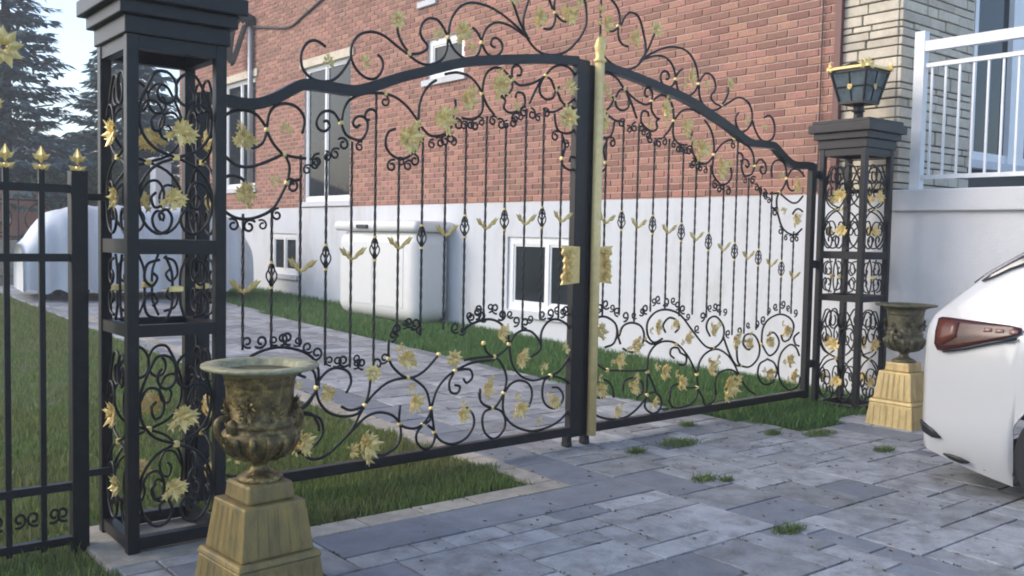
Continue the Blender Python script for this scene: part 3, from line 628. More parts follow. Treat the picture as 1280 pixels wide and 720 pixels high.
# ------------------------------------------------------------------ the two gate leaves
PK = [.261, .425, .595, .754, .917, 1.075, 1.237, 1.407, 1.579, 1.734, 1.898, 2.058, 2.23, 2.387, 2.557]
PT = [1.574, 1.608, 1.907, 1.931, 2.006, 2.303, 1.927, 2.077, 2.046, 2.197, 2.242, 2.2, 2.325, 2.335, 2.19]
PB = [.89, .884, .888, .773, .748, .746, .913, .904, .935, .928, .987, .976, .894, .962, .955]
PD = [1.21, 1.268, 1.32, 1.365, 1.385, 1.415, 1.45, 1.49, 1.53, 1.56, 1.58, 1.61, 1.615, 1.632, 1.64]
def leaf(name, label, loc, rz, side):
    R = thing(name, label, 'gate', loc, rz, 'ornamental driveway gate leaves')
    mx = (lambda s: s) if side > 0 else (lambda s: -min(1.032 * s + .02, 2.75))
    end = 2.782 if side > 0 else 2.853
    def bx(n, s0, s1, y0, y1, z0, z1, m='black_paint', par=R, bev=.004):
        a, b = sorted((side * s0, side * s1)); o = MB().box((a, y0, z0), (b, y1, z1)).build(n, m, par); bevel(o, bev, 1); return o
    bx('hinge_stile', 0, .07, -.028, .028, .10, 2.20)
    if side > 0: bx('meeting_stile', 2.665, 2.782, -.03, .03, .105, 2.725)
    else: bx('meeting_stile', 2.722, 2.853, -.022, .03, .105, 2.70)
    bx('bottom_rail', .07, 2.67 if side > 0 else 2.724, -.027, .027, .118, .178)
    A = [(.03, 2.178)] + ARCH[:-1] + [(2.68 if side > 0 else 2.64, 2.712)]
    o = band([(mx(p[0]), p[1]) for p in smooth_path(A, 3)], .030, .027).build('arched_rail', 'black_paint', R); autosmooth(o, 40)
    for i, (s, t, b, d) in enumerate(zip(PK, PT, PB, PD)):
        k = twisted(mx(s), b - .02, t + .02).build('picket', 'black_paint', R)
        if i % 2: ob('basket', BASK, None, k, loc=(mx(s), 0, d), scl=(.066, .066, .062))
        else: ob('gold_leaf_pair', WING, None, k, loc=(mx(s), -.012, d), rot=(0, rng.uniform(-.1, .1), 0), scl=(.094, .10, .092))
        if i % 2:
            for q in (-.068, .068): ob('collar', COLL, None, k, loc=(mx(s), 0, d + q), scl=(.013, .013, .014))
    ident = lambda s: -min(s, 2.75)
    low = lambda pts: max(p[1] for p in pts) < 1.05
    if side > 0: SC = [(p, mx) for p in SCROLLS]
    else: SC = [(p, mx) for p in SCROLLS if not low(p)] + [(p, ident) for p in SCROLLS[-5:]] + [(p, ident) for p in SCROLLS_HOUSE_SIDE]
    for pts, fx in SC:
        P = smooth_path(pts, 4); yo = rng.uniform(-.004, .004)
        MB().tube([(fx(p[0]), yo, p[1]) for p in P], .0088, 6).build('scroll', 'black_paint', R, True)
    for L_, up_ in ((CURLS_HANGING, -1), (CURLS_RISING if side > 0 else CURLS_HOUSE_SIDE, 1)):
        for n, (s, z) in enumerate(L_):
            f = 1 if (n % 2) else -1
            sc_ = .058 * (1.0 + .15 * math.sin(n * 2.1)); a = .35 * math.sin(n * 1.7)
            ob('curl', CURL, None, R, loc=((mx if side > 0 or up_ < 0 else ident)(s), rng.uniform(-.005, .005), z), rot=(0, (math.pi if up_ < 0 else 0) + a * side, 0), scl=(sc_ * f * side, .058, sc_))
    for n, (s, z, r, t) in enumerate(GOLD if side > 0 else [q for q in GOLD if q[1] > 1.05] + GOLD_HOUSE_SIDE):
        a = math.sin(n * 12.9) * 1.6 if t == 1 else math.sin(n * 7.7) * .8
        if t == 1: gk = 1.22 if z > 1.05 else 1.02; sc3 = (r * gk * side * (1 if n % 2 else -1), r * .9, r * gk)
        else: gk = 1.25 if z > 1.05 else 1.1; sc3 = (r * gk * side, r * .9, r * gk)
        ob(ON[t], ORN[t], None, R, loc=((mx if side > 0 or z > 1.05 else ident)(s), -.012, z), rot=(rng.uniform(-.2, .2), a * side, rng.uniform(-.25, .25)), scl=sc3)
        if t == 1:                                           # a smaller sprig beside the clump
            q = a + 2.2; qs = (mx if side > 0 or z > 1.05 else ident)(s) + math.cos(q) * r * 1.05
            ob('gold_leaf', ORN[2], None, R, loc=(qs, -.016, z + math.sin(q) * r * 1.0), rot=(0, rng.uniform(-3, 3), 0), scl=(r * .62, r * .6, r * .62))
    for s, z in (COLLARS if side > 0 else [q for q in COLLARS if q[1] > 1.05] + COLLARS_HOUSE_SIDE):
        ob('collar', COLL, None, R, loc=((mx if side > 0 or z > 1.05 else ident)(s), 0, z), rot=(0, math.pi / 2, 0), scl=(.0145, .0145, .024))
    # half of the lock plate
    a0, a1 = (2.53, 2.70) if side > 0 else (2.62, 2.765)
    n = 22; out = []
    for k in range(n + 1):                                  # scalloped outer edge
        t = k / n; out.append((a0 + .016 * abs(math.sin(t * math.pi * 5)) + (.018 if .3 < t < .75 else 0), 1.178 + .27 * t))
    poly = [(a1, 1.19), (a1, 1.44)] + out[::-1]
    v = [(side * p[0], y, p[1]) for y in (-.052, -.036) for p in poly]; N = len(poly)
    mb = MB().add(v, [tuple(range(N)), tuple(range(2 * N - 1, N - 1, -1))] + [(i, (i + 1) % N, N + (i + 1) % N, N + i) for i in range(N)])
    lp = mb.build('lock_plate', 'gold', R)
    for k in range(3): ob('gold_leaf', ORN[1], None, lp, loc=(side * (a0 + .075), -.058, 1.245 + .07 * k), rot=(0, (1.2 + k) * side, 0), scl=(.05 * side, .05, .042))
    # drop bolt wheel under the meeting corner
    s0 = 2.64 if side > 0 else 2.79
    wf = bx('wheel_bracket', s0, s0 + .045, -.03, .03, .05, .12)
    MB().tube([(side * (s0 + .003), 0, .058), (side * (s0 + .042), 0, .058)], .035, 14).build('wheel', 'plastic_black', R, True)
    for z in (.35, 1.25, 2.05):
        MB().tube([(-side * .0, 0, z), (-side * .0, 0, z + .11)], .019, 10).build('hinge', 'black_paint', R)
        if side < 0: MB().box((0, -.012, z + .02), (.10, .012, z + .09)).build('hinge_plate', 'black_paint', R)
    if side < 0:
        p = MB(); p.tube([(-2.803, -.06, .11), (-2.803, -.06, 2.72)], .034, 16).build('gold_pole', 'gold_pole', R, True)
        MB().lathe([(.032, 2.71), (.046, 2.73), (.03, 2.75), (.034, 2.79), (.042, 2.83), (.03, 2.87), (.02, 2.89)], 14, (-2.803, -.06)).build('pole_finial', 'gold', R, True)
        ob('gold_leaf', ORN[2], None, R, loc=(-2.803, -.07, 2.88), scl=(.05, .05, .06))
    return R
GLp, GRp = Vector((1.775, 4.80, 0)), Vector((7.42, 4.95, 0)); GA = math.atan2(.15, 5.645)
leaf('gate_leaf', 'black and gold wrought iron gate leaf hinged on the pillar by the lawn', GLp, GA, 1)
leaf('gate_leaf', 'black wrought iron gate leaf with the gold centre pole, hinged beside the house', GRp, GA, -1)

# ------------------------------------------------------------------ pillars
def half_scroll():   # right half; u across (-1..1), v up (0..1)
    P = []
    for k in range(13):
        a = math.pi * (2.35 - .0) - k / 12 * math.pi * 2.1; r = .10 + .19 * k / 12
        P.append((.30 + math.cos(a) * r * 1.35, .80 + math.sin(a) * r * .38))
    P += [(.88, .74), (.93, .66), (.86, .57), (.55, .49), (.0, .445), (-.5, .40), (-.84, .31), (-.93, .21), (-.82, .10), (-.5, .035), (-.2, .055), (-.1, .12), (-.24, .165), (-.42, .14), (-.38, .105)]
    return P
def pillar(name, label, x0, y0, w_, z0=0.):
    R = thing(name, label, 'gate pillar', (x0, y0, z0), 0, 'wrought iron gate pillars')
    t = .052; H = 2.33
    for a in (0, w_ - t):
        for b in (0, w_ - t): bevel(MB().box((a, b, .0), (a + t, b + t, H + .03)).build('post', 'black_paint', R), .004, 1)
    lv = [(.015, .07), (.985, 1.04), (1.36, 1.425), (2.27, 2.33)]
    for za, zb in lv:
        for b in (.006, w_ - .056): MB().box((t, b, za), (w_ - t, b + .05, zb)).build('rail', 'black_paint', R)
        for a in (.006, w_ - .056): MB().box((a, t, za), (a + .05, w_ - t, zb)).build('rail', 'black_paint', R)
    for o, za, zb in ((.012, 2.33, 2.41), (.04, 2.41, 2.47), (.074, 2.47, 2.545), (.05, 2.545, 2.58)):
        bevel(MB().box((-o, -o, za), (w_ + o, w_ + o, zb)).build('cap_tier', 'black_paint', R), .006, 2)
    MB().box((t, t, .985), (w_ - t, w_ - t, 1.0)).build('shelf_plate', 'black_paint', R)
    hw = (w_ - 2 * t) / 2 + .004; cx = w_ / 2; HS = smooth_path(half_scroll(), 3)
    for fc in range(4):
        dep = .03 if fc in (0, 1) else w_ - .03
        def at(u, z, d=0.):
            return (cx + u, dep + d, z) if fc % 2 == 0 else (dep + d, cx + u, z)
        rz = 0 if fc == 0 else -math.pi / 2 if fc == 1 else math.pi if fc == 2 else math.pi / 2
        sg = -1 if fc in (0, 1) else 1
        for za, zb in ((.07, .985), (1.425, 2.27)):
            for s in (1, -1):
                MB().tube([at(s * p[0] * hw, za + (zb - za) * p[1], s * .005) for p in HS], .0072, 6).build('scroll', 'black_paint', R, True)
            for v, r, tt in ((.60, .078, 1), (.24, .066, 1)):
                p = at(.02 * (1 if v > .5 else -1), za + (zb - za) * v, sg * .016)
                ob('gold_leaf', ORN[tt], None, R, loc=p, rot=(0, rng.uniform(-.5, .5), rz), scl=(r, r * .8, r))
            for s in (1, -1):
                for cv in ([(.93, .66), (.74, .735), (.46, .73), (.30, .665), (.36, .60), (.54, .585), (.62, .64), (.50, .67)], [(.93, .21), (.74, .30), (.46, .315), (.30, .255), (.36, .19), (.54, .175), (.62, .225), (.50, .255)]):
                    MB().tube([at(s * p[0] * hw, za + (zb - za) * p[1], -s * .005) for p in smooth_path(cv, 4)], .0066, 6).build('scroll', 'black_paint', R, True)
            p = at(0, za + (zb - za) * .445); ob('collar', COLL, None, R, loc=p, scl=(.017, .017, .03))
        for s in (1, -1):
            P = [(.15, .80), (.32, .90), (.5, .80), (.42, .62), (.2, .66), (.0, .9)]
            Q = [(.42, .92), (.72, .86), (.80, .66), (.62, .55), (.48, .66), (.6, .74)]
            Cc = [(.28, .98), (.12, .75), (.10, .5), (.12, .25), (.28, .02)]
            for cv in (Q, [(a, 1 - b) for a, b in Q], Cc):
                MB().tube([at(s * p[0] * hw, 1.04 + .32 * p[1], 0) for p in smooth_path(cv, 4)], .0068, 6).build('scroll', 'black_paint', R, True)
        ob('collar', COLL, None, R, loc=at(0, 1.2), scl=(.034, .02, .03))
    return R
pillar('gate_pillar', 'black scrollwork gate pillar standing on a concrete pad at the lawn edge', 1.305, 4.345, .455, .03)
pillar('gate_pillar', 'black scrollwork gate pillar topped by a lantern against the white wall', 7.50, 4.50, .46, .0)
bevel(tag(MB().box((1.19, 4.225, -.05), (1.85, 4.90, .031)).build('concrete_pad', 'concrete'), 'worn square concrete pad under the pillar at the lawn edge', 'pad'), .012)

# ------------------------------------------------------------------ lantern on the right pillar
lx, ly, lz = 7.73, 4.73, 2.578
la = thing('lantern', 'black glazed lantern with gold leaves on top of the gate pillar', 'lantern', (lx, ly, lz)); la.scale = (.86, .86, .95)
MB().lathe([(.10, 0), (.10, .02), (.05, .03), (.045, .09), (.07, .10), (.05, .12), (.06, .16), (.12, .175)], 16).build('stem', 'black_paint', la, True)
zb, zt, hb_, ht = .175, .46, .135, .205
for sx in (-1, 1):
    for sy in (-1, 1): MB().tube([(sx * hb_, sy * hb_, zb), (sx * ht, sy * ht, zt)], .014, 6).build('corner_bar', 'black_paint', la)
for a, z in ((hb_, zb), (ht, zt)):
    for s in (-1, 1):
        MB().box((-a - .012, s * a - .012, z - .012), (a + .012, s * a + .012, z + .014)).build('frame_bar', 'black_paint', la)
        MB().box((s * a - .012, -a + .013, z - .011), (s * a + .012, a - .013, z + .013)).build('frame_bar', 'black_paint', la)
zm = (zb + zt) / 2; am = (hb_ + ht) / 2
for k in range(4):
    c, s = math.cos(k * math.pi / 2), math.sin(k * math.pi / 2); q = lambda u, d, z: (c * d - s * u, s * d + c * u, z)
    MB().add([q(-hb_, hb_ - .004, zb), q(hb_, hb_ - .004, zb), q(ht, ht - .004, zt), q(-ht, ht - .004, zt), q(-hb_, hb_ - .008, zb), q(hb_, hb_ - .008, zb), q(ht, ht - .008, zt), q(-ht, ht - .008, zt)], [(0, 1, 2, 3), (7, 6, 5, 4)]).build('pane', 'lantern_glass', la)
    MB().tube([q(0, hb_, zb), q(0, ht, zt)], .008, 5).build('glazing_bar', 'black_paint', la)
    MB().tube([q(-am, am, zm), q(am, am, zm)], .008, 5).build('glazing_bar', 'black_paint', la)
    ob('gold_flower', ORN[0], None, la, loc=q(0, am + .008, zm), rot=(0, 0, math.pi / 2 + k * math.pi / 2 ), scl=(.034, .03, .034))
    e = MB().box((-ht - .03, -.014, 0), (ht + .03, .014, .022)); e.v = [q(x, ht + .02 + y, zt + .015 + z) for x, y, z in e.v]; e.build('gold_edge', 'gold', la)
    r2 = math.sqrt(2); ob('gold_leaf', ORN[2], None, la, loc=(math.cos(k * math.pi / 2 + math.pi / 4) * (ht + .02) * r2, math.sin(k * math.pi / 2 + math.pi / 4) * (ht + .02) * r2, zt + .05), rot=(0, 0, k * math.pi / 2 - math.pi / 4), scl=(.11, .09, .085))
MB().frustum(0, 0, zt + .013, zt + .10, ht + .015, .05).build('roof', 'black_paint', la)

# ------------------------------------------------------------------ fence to the left of the pillar
fe = thing('fence', 'black iron fence panel with gold spear tips beside the gate pillar', 'fence', (1.17, 4.62, 0))
bevel(MB().box((-.036, -.036, .0), (.036, .036, 1.752)).build('post', 'black_paint', fe), .005)
MB().box((-.036, -.036, 1.752), (.036, .036, 1.76)).build('post_cap', 'black_paint', fe)
for z in (1.678, 1.367, .317, .065): MB().box((-2.6, -.018, z - .018), (-.036, .018, z + .018)).build('rail', 'black_paint', fe)
for z in (.35, 1.63): MB().box((.036, -.012, z), (.137, .012, z + .03)).build('bracket', 'black_paint', fe)
spear = MB()
for a in range(4):
    q = MB(); q.lobe((0, 0, .0), (.04, 0, .03), .014, .0, .006); q.lobe((0, 0, .03), (0, 0, .11), .016, 0, .012); q.lobe((0, 0, .045), (.038, 0, .075), .012, 0, .005)
    c, s = math.cos(a * math.pi / 2), math.sin(a * math.pi / 2); spear.add([(c * x - s * y, s * x + c * y, z) for x, y, z in q.v], q.f)
SPEAR = spear.mesh('spear'); SPEAR.materials.append(MATS['gold'])
for k in range(17):
    x = -.152 - .143 * k
    p = MB().box((x - .012, -.012, .03), (x + .012, .012, 1.76)).build('picket', 'black_paint', fe); ob('spear_tip', SPEAR, None, p, loc=(x, 0, 1.755))
    for s in (1, -1): ob('curl', CURL, None, fe, loc=(x + s * .040, 0, .19), scl=(.052 * s, .05, .062))
ob('spear_tip', SPEAR, None, fe, loc=(0, 0, 1.755))
ob('curl', CURL, None, fe, loc=(-.068, 0, .19), scl=(-.052, .05, .062))
# gold crest rising from the middle of the panel
MB().tube([tuple(p) for p in smooth_path([(-.46, 0, 1.69), (-.50, 0, 1.9), (-.38, 0, 2.1), (-.30, 0, 2.24)])], .008, 6).build('crest_scroll', 'black_paint', fe, True)
MB().tube([tuple(p) for p in smooth_path([(-.46, 0, 1.69), (-.40, 0, 1.85), (-.36, 0, 1.98), (-.33, 0, 2.03)])], .008, 6).build('crest_scroll', 'black_paint', fe, True)
ob('gold_flower', ORN[0], None, fe, loc=(-.30, -.01, 2.275), scl=(.085, .08, .095)); ob('gold_leaf', ORN[2], None, fe, loc=(-.345, -.01, 2.04), scl=(.05, .05, .05))

# ------------------------------------------------------------------ urns on pedestals
def urn(x, y, rot, lab_p, lab_u, mp, mu, mr, sw=1., sp=1.):
    P = thing('pedestal', lab_p, 'pedestal', (x, y, .018), rot, 'square urn pedestals'); P.scale = (sw, sw, sp)
    b = MB().frustum(0, 0, 0, .19, .205, .185); bevel(b.build('plinth', mp, P), .008)
    bevel(MB().frustum(0, 0, .19, .222, .192, .183).build('moulding', mp, P), .010, 3)
    bevel(MB().frustum(0, 0, .222, .45, .165, .138).build('shaft', mp, P), .008)
    for k in range(4):
        c, s = math.cos(k * math.pi / 2), math.sin(k * math.pi / 2)
        for j in range(5):
            u = -.10 + .05 * j
            v = []
            for z, d, ww in ((.235, .1655, .016), (.43, .1415, .013)):
                for du in (-ww, ww): v.append((u * (1 - (z - .2) * .5) + du, d - .004, z))
                v.append((u * (1 - (z - .2) * .5), d + .004, z))
            q = [(c * d - s * uu, s * d + c * uu, z) for uu, d, z in v]
            MB().add(q, [(0, 2, 5, 3), (2, 1, 4, 5), (0, 1, 2), (3, 5, 4)]).build('flute', mp, P)
        for j in range(6):
            u = -.14 + .056 * j; v = []
            for z, d, ww in ((.02, .204, .020), (.17, .188, .020)):
                for du in (-ww, ww): v.append((u + du, d - .005, z))
                v.append((u, d + .0035, z))
            q = [(c * d - s * uu, s * d + c * uu, z) for uu, d, z in v]
            MB().add(q, [(0, 2, 5, 3), (2, 1, 4, 5), (0, 1, 2), (3, 5, 4)]).build('flute', mp, P)
    U = thing('urn', lab_u, 'urn', (x, y, .018 + .449 * sp), rot, 'classical urns with wide rims'); U.scale = (sw, sw, 1.08)
    bevel(MB().frustum(0, 0, 0, .07, .108, .10).build('base_block', mp, U), .012, 3)
    MB().lathe([(.092, .068), (.096, .080), (.075, .092), (.045, .104), (.034, .122), (.034, .134), (.05, .144), (.058, .152), (.045, .16)], 28).build('foot', mu, U, True)
    bowl = MB().lathe([(.04, .156), (.09, .163), (.135, .192), (.152, .222), (.155, .248), (.147, .258), (.138, .262), (.136, .274), (.143, .282), (.143, .292), (.134, .298), (.136, .36), (.140, .42), (.140, .428), (.146, .434), (.143, .444), (.15, .464), (.156, .482)], 36).build('bowl', mu, U, True)
    MB().lathe([(.150, .470), (.19, .486), (.232, .492), (.24, .499), (.238, .506), (.20, .508), (.16, .504), (.145, .47), (.12, .44), (.0, .44)], 44).build('rim', mr, U, True)
    n = 14
    for k in range(n):                                       # gadroons under the bowl
        a = 2 * math.pi * k / n; c, s = math.cos(a), math.sin(a)
        MB().tube([(c * r, s * r, z) for r, z in ((.07, .161), (.105, .170), (.135, .190), (.152, .220), (.155, .246))], .014, 6).build('gadroon', mu, bowl, True)
    for k in range(7):                                       # relief leaves on the drum
        a = 2 * math.pi * (k + .25) / 7; ob('relief_leaf', ORN[1 + k % 2], None, bowl, loc=(math.cos(a) * .138, math.sin(a) * .138, .362 - .02 * (k % 2)), rot=(0, rng.uniform(-.6, .6), a + math.pi / 2), scl=(.048, .05, .058)).material_slots[0].link = 'OBJECT'
        bowl.children[-1].material_slots[0].material = MATS[mu]
    for s in (-1, 1):
        h = MB().tube([tuple(p) for p in smooth_path([(s * .145, 0, .235), (s * .175, 0, .24), (s * .192, 0, .275), (s * .188, 0, .305), (s * .16, 0, .315), (s * .136, 0, .30)])], .013, 8).build('handle', mu, U, True)
        MB().lathe([(.0, .255), (.022, .265), (.026, .285), (.02, .305), (.0, .315)], 10, (s * .14, -.03)).build('boss', mu, U, True)
    return U
urn(1.60, 3.60, rad(4), 'weathered olive bronze fluted pedestal in front of the pillar by the lawn', 'mottled bronze garden urn with a pale green rim, next to the pillar by the lawn', 'pedestal_olive', 'bronze', 'patina_rim', .97, .9)
urn(7.33, 3.99, 0, 'bright gold fluted pedestal behind the white car', 'dark bronze garden urn standing on the bright gold pedestal', 'pedestal_gold', 'bronze_dark', 'bronze_dark')

# ------------------------------------------------------------------ white car
CX, YR = 6.44, 3.06
car = thing('parked_car', 'white hatchback with a wraparound red tail lamp parked on the pavers', 'car', (CX, 1.0, .02))
def half_w(y):
    if y > 2.25: t = (y - 2.25) / (YR - 2.25); return .89 - .14 * t ** 2 - .30 * max(0, (t - .80) / .2) ** 2.2
    if y < -.6: t = (-.6 - y) / .95; return .89 - .12 * t ** 2 - .35 * max(0, (t - .75) / .25) ** 2
    return .89
def top_z(y):
    K_ = [(-1.56, .62), (-1.4, .78), (-.9, .92), (-.35, 1.0), (.35, 1.40), (.8, 1.50), (1.4, 1.57), (2.0, 1.57), (2.38, 1.53), (2.66, 1.34), (2.92, 1.10), (2.98, 1.0), (3.02, .72), (YR, .45)]
    for (a, p), (b, q) in zip(K_, K_[1:]):
        if y <= b: return p + (q - p) * max(0, (y - a)) / (b - a)
    return K_[-1][1]
WY = (2.02, -.62)
def low_z(y):
    z = .17 if y < 1.5 else .105 + .15 * max(0, (y - 2.35) / .65) ** 1.1
    for c in WY:
        d = abs(y - c)
        if d < .365: z = max(z, .325 + math.sqrt(.365 ** 2 - d * d))
    return z
def side_x(y, z):     # half width at a height
    h = half_w(y); b = min(top_z(y), 1.0)
    f = 1 - .10 * max(0, (.45 - z) / .3) ** 2 - .02 * max(0, (z - .7) / .3) ** 2
    if z > .98: f = .98 - .30 * ((z - .98) / .55)
    return h * f
YS = sorted(set([round(v, 3) for v in np.concatenate([np.linspace(-1.55, YR - .002, 60), np.linspace(2.7, YR - .002, 14), np.linspace(1.65, 2.39, 18), np.linspace(-.99, -.25, 14)])]))
NS = 15
def section(y):
    lo, tp = low_z(y), top_z(y); r = []
    for k in range(NS):
        z = lo + (tp - .05 - lo) * k / (NS - 1); r.append((side_x(y, z), z))
    xe = r[-1][0]
    for t in (.35, .65, .85, 1): r.append((xe * (1 - .12 * t) if t < .6 else xe * (.93 - .93 * ((t - .6) / .4) ** 1.3), tp - .05 + .05 * math.sin(t * math.pi / 2)))
    return r
body = MB(); rows = []
for y in YS:
    s = section(y); rows.append([(-a, y - 1, z - .02) for a, z in s] + [(a, y - 1, z - .02) for a, z in s[-2::-1]])
n = len(rows[0])
body.v = [p for r in rows for p in r]
body.f = [(i * n + k, (i + 1) * n + k, (i + 1) * n + k + 1, i * n + k + 1) for i in range(len(rows) - 1) for k in range(n - 1)]
body.f += [tuple((len(rows) - 1) * n + k for k in range(n)), tuple(range(n - 1, -1, -1))]
autosmooth(body.build('body', 'car_white', car), 50)
MB().box((-.8, -2.4, .16), (.8, 1.55, .30)).build('underbody', 'car_black', car)
def patch(name, m, pts, off=.006, s=-1, rows_=6, par=car):   # quad strip on the body side: pts = (y, z_low, z_high)
    b = MB()
    for y, z0, z1 in pts:
        for k in range(rows_ + 1):
            z = z0 + (z1 - z0) * k / rows_; b.v.append((s * (side_x(y, z) + off), y - 1, z - .02))
    N = rows_ + 1; b.f = [(i * N + k, (i + 1) * N + k, (i + 1) * N + k + 1, i * N + k + 1) for i in range(len(pts) - 1) for k in range(rows_)]
    o = b.build(name, m, par, True); md = o.modifiers.new('solid', 'SOLIDIFY'); md.thickness = .012; md.offset = -1; return o
for s in (-1, 1):
    tl = patch('tail_lamp', 'lamp_red', [(2.345, 1.005, 1.035), (2.40, .985, 1.045), (2.52, .945, 1.05), (2.66, .90, 1.055), (2.78, .868, 1.06), (2.84, .862, 1.06), (2.865, .90, 1.05)], .010, s)
    patch('lamp_cell', 'lamp_amber', [(2.72, .955, 1.04), (2.76, .93, 1.045), (2.81, .90, 1.045), (2.845, .90, 1.04)], .018, s, 3, tl)
    for a in (2.36, 2.44, 2.51): patch('lamp_reflector', 'lamp_clear', [(a, 1.005, 1.022), (a + .045, 1.0, 1.022)], .018, s, 2, tl)
    patch('lamp_trim', 'car_black', [(2.36, .972, .985), (2.50, .935, .950), (2.66, .885, .902), (2.80, .852, .866)], .012, s, 2, tl)
    patch('bumper_slot', 'car_black', [(2.80, .330, .334), (2.86, .325, .375), (2.93, .345, .405), (2.965, .385, .41)], .004, s, 3)
    patch('wheel_arch_trim', 'car_white', [(2.02 + .365 * math.cos(t_), .325 + .365 * math.sin(t_), .325 + .392 * math.sin(t_)) for t_ in np.linspace(.45, 2.7, 16)], .010, s, 2)
    patch('exhaust_slot', 'car_black', [(2.62, .215, .218), (2.68, .20, .235), (2.75, .215, .24), (2.79, .235, .238)], .012, s, 2)
    patch('side_glass', 'car_glass', [(.15, 1.02, 1.10), (.4, 1.02, 1.32), (.8, 1.03, 1.42), (1.4, 1.04, 1.44), (1.9, 1.06, 1.42), (2.2, 1.13, 1.36), (2.38, 1.25, 1.27)], .004, s)
    patch('quarter_glass', 'car_glass', [(2.30, 1.42, 1.50), (2.40, 1.40, 1.475), (2.50, 1.36, 1.405), (2.60, 1.305, 1.335), (2.65, 1.285, 1.29)], .004, s, 3)
    patch('head_lamp', 'lamp_clear', [(-1.2, .66, .78), (-1.35, .62, .74), (-1.46, .60, .68)], .006, s)
    for yw in WY:
        wx = s * .80; wh = MB().tube([(wx - .1, yw - 1, .305), (wx + .1, yw - 1, .305)], .32, 32)
        w_o = autosmooth(wh.build('wheel', 'tyre', car), 40)
        MB().tube([(wx + s * .06, yw - 1, .305), (wx + s * .104, yw - 1, .305)], .215, 28).build('rim', 'rim_metal', w_o)
        for k in range(5):
            a = k * 2 * math.pi / 5; MB().tube([(wx + s * .105, yw - 1 + math.cos(a) * .04, .305 + math.sin(a) * .04), (wx + s * .112, yw - 1 + math.cos(a) * .2, .305 + math.sin(a) * .2)], .022, 6).build('spoke', 'car_black', w_o)
# rear window and screen lie on the sloping top
def topglass(name, y0, y1, wf):
    b = MB(); m_ = 10
    for i in range(m_ + 1):
        y = y0 + (y1 - y0) * i / m_; hw = side_x(y, top_z(y) - .05) * wf
        for k in range(9):
            u = -1 + 2 * k / 8; b.v.append((u * hw, y - 1, top_z(y) + .012 - .018 * u * u - .02))
    b.f = [(i * 9 + k, i * 9 + k + 1, i * 9 + 10 + k, i * 9 + 9 + k) for i in range(m_) for k in range(8)]
    o = b.build(name, 'car_glass', car, True); md = o.modifiers.new('solid', 'SOLIDIFY'); md.thickness = .02; md.offset = -1
topglass('rear_window', 2.2, 2.72, .93); topglass('windscreen', -.3, .5, .92)
bevel(MB().box((-.55, 1.22, 1.42), (.62, 1.46, 1.45)).build('spoiler', 'car_white', car), .01)


# ------------------------------------------------------------------ white storage cabinet against the wall
tk = thing('storage_cabinet', 'white plastic storage cabinet with black handle against the white house wall', 'cabinet', (7.85, 12.8, gz(12.8)))
tz = gz(12.8)
o = MB().box((-.32, -1.2, 0), (.33, 1.2, 1.38)).build('shell', 'plastic_white', tk); bevel(o, .22, 8); autosmooth(o, 60)
o = MB().box((-.36, -1.24, 1.36), (.34, 1.24, 1.52)).build('lid', 'plastic_white', tk); bevel(o, .07, 5); autosmooth(o, 60)
bevel(MB().box((-.40, .1, 1.40), (-.35, .42, 1.46)).build('handle', 'plastic_black', tk), .012)
for s in (-.45, .45): bevel(MB().box((-.328, s - .42, .22), (-.31, s + .42, 1.2)).build('door_panel', 'plastic_white', tk), .008, 2)

# ------------------------------------------------------------------ car under a white cover at the back of the drive
cv = thing('covered_car', 'tall car hidden under a pale fabric cover at the end of the drive', 'car', (5.38, 17.4, gz(17.4)), rad(-6)); cv.scale = (.8, 1, 1)
NU, NV = 64, 26; V = []
def cover_h(t):
    K_ = [(-1, .85), (-.93, 1.12), (-.84, 1.33), (-.72, 1.53), (-.5, 1.61), (.1, 1.63), (.5, 1.60), (.8, 1.52), (.93, 1.3), (1, .85)]
    for (a, p), (b, q) in zip(K_, K_[1:]):
        if t <= b: return p + (q - p) * (t - a) / (b - a)
    return K_[-1][1]
for i in range(NU + 1):
    t = -1 + 2 * i / NU; x = t * 2.35; hh = .5 * (cover_h(max(-1, t - .04)) + cover_h(min(1, t + .04))); hw = .93 * (1 - .18 * abs(t) ** 5)
    for j in range(NV + 1):
        a = math.pi * j / NV; e = .42
        yy = -math.copysign(abs(math.cos(a)) ** e, math.cos(a)) * hw; zz = hh * abs(math.sin(a)) ** .38
        wv = (.05 * math.sin(i * 1.3 + j * .15) + .035 * math.sin(i * .55 + 1)) * (1 - zz / hh) ** .6
        V.append((x + .03 * math.sin(j * .9) * (1 - abs(t)), yy * (1 + wv), max(.17 + .04 * math.sin(i * .9), zz - .02 * math.sin(i * .7) * math.sin(a))))
F = [(i * (NV + 1) + j, (i + 1) * (NV + 1) + j, (i + 1) * (NV + 1) + j + 1, i * (NV + 1) + j + 1) for i in range(NU) for j in range(NV)]
F2 = [tuple(range(NV, -1, -1)), tuple(NU * (NV + 1) + j for j in range(NV + 1))]
MB().add(V, F + F2).build('fabric_cover', 'car_cover', cv, True)
for sx in (-1.4, 1.4):
    for sy in (-.72, .72): MB().tube([(sx, sy - .1, .32), (sx, sy + .1, .32)], .32, 24).build('wheel', 'tyre', cv)
MB().box((-2.0, -.7, .2), (2.0, .7, .42)).build('underbody', 'car_black', cv)
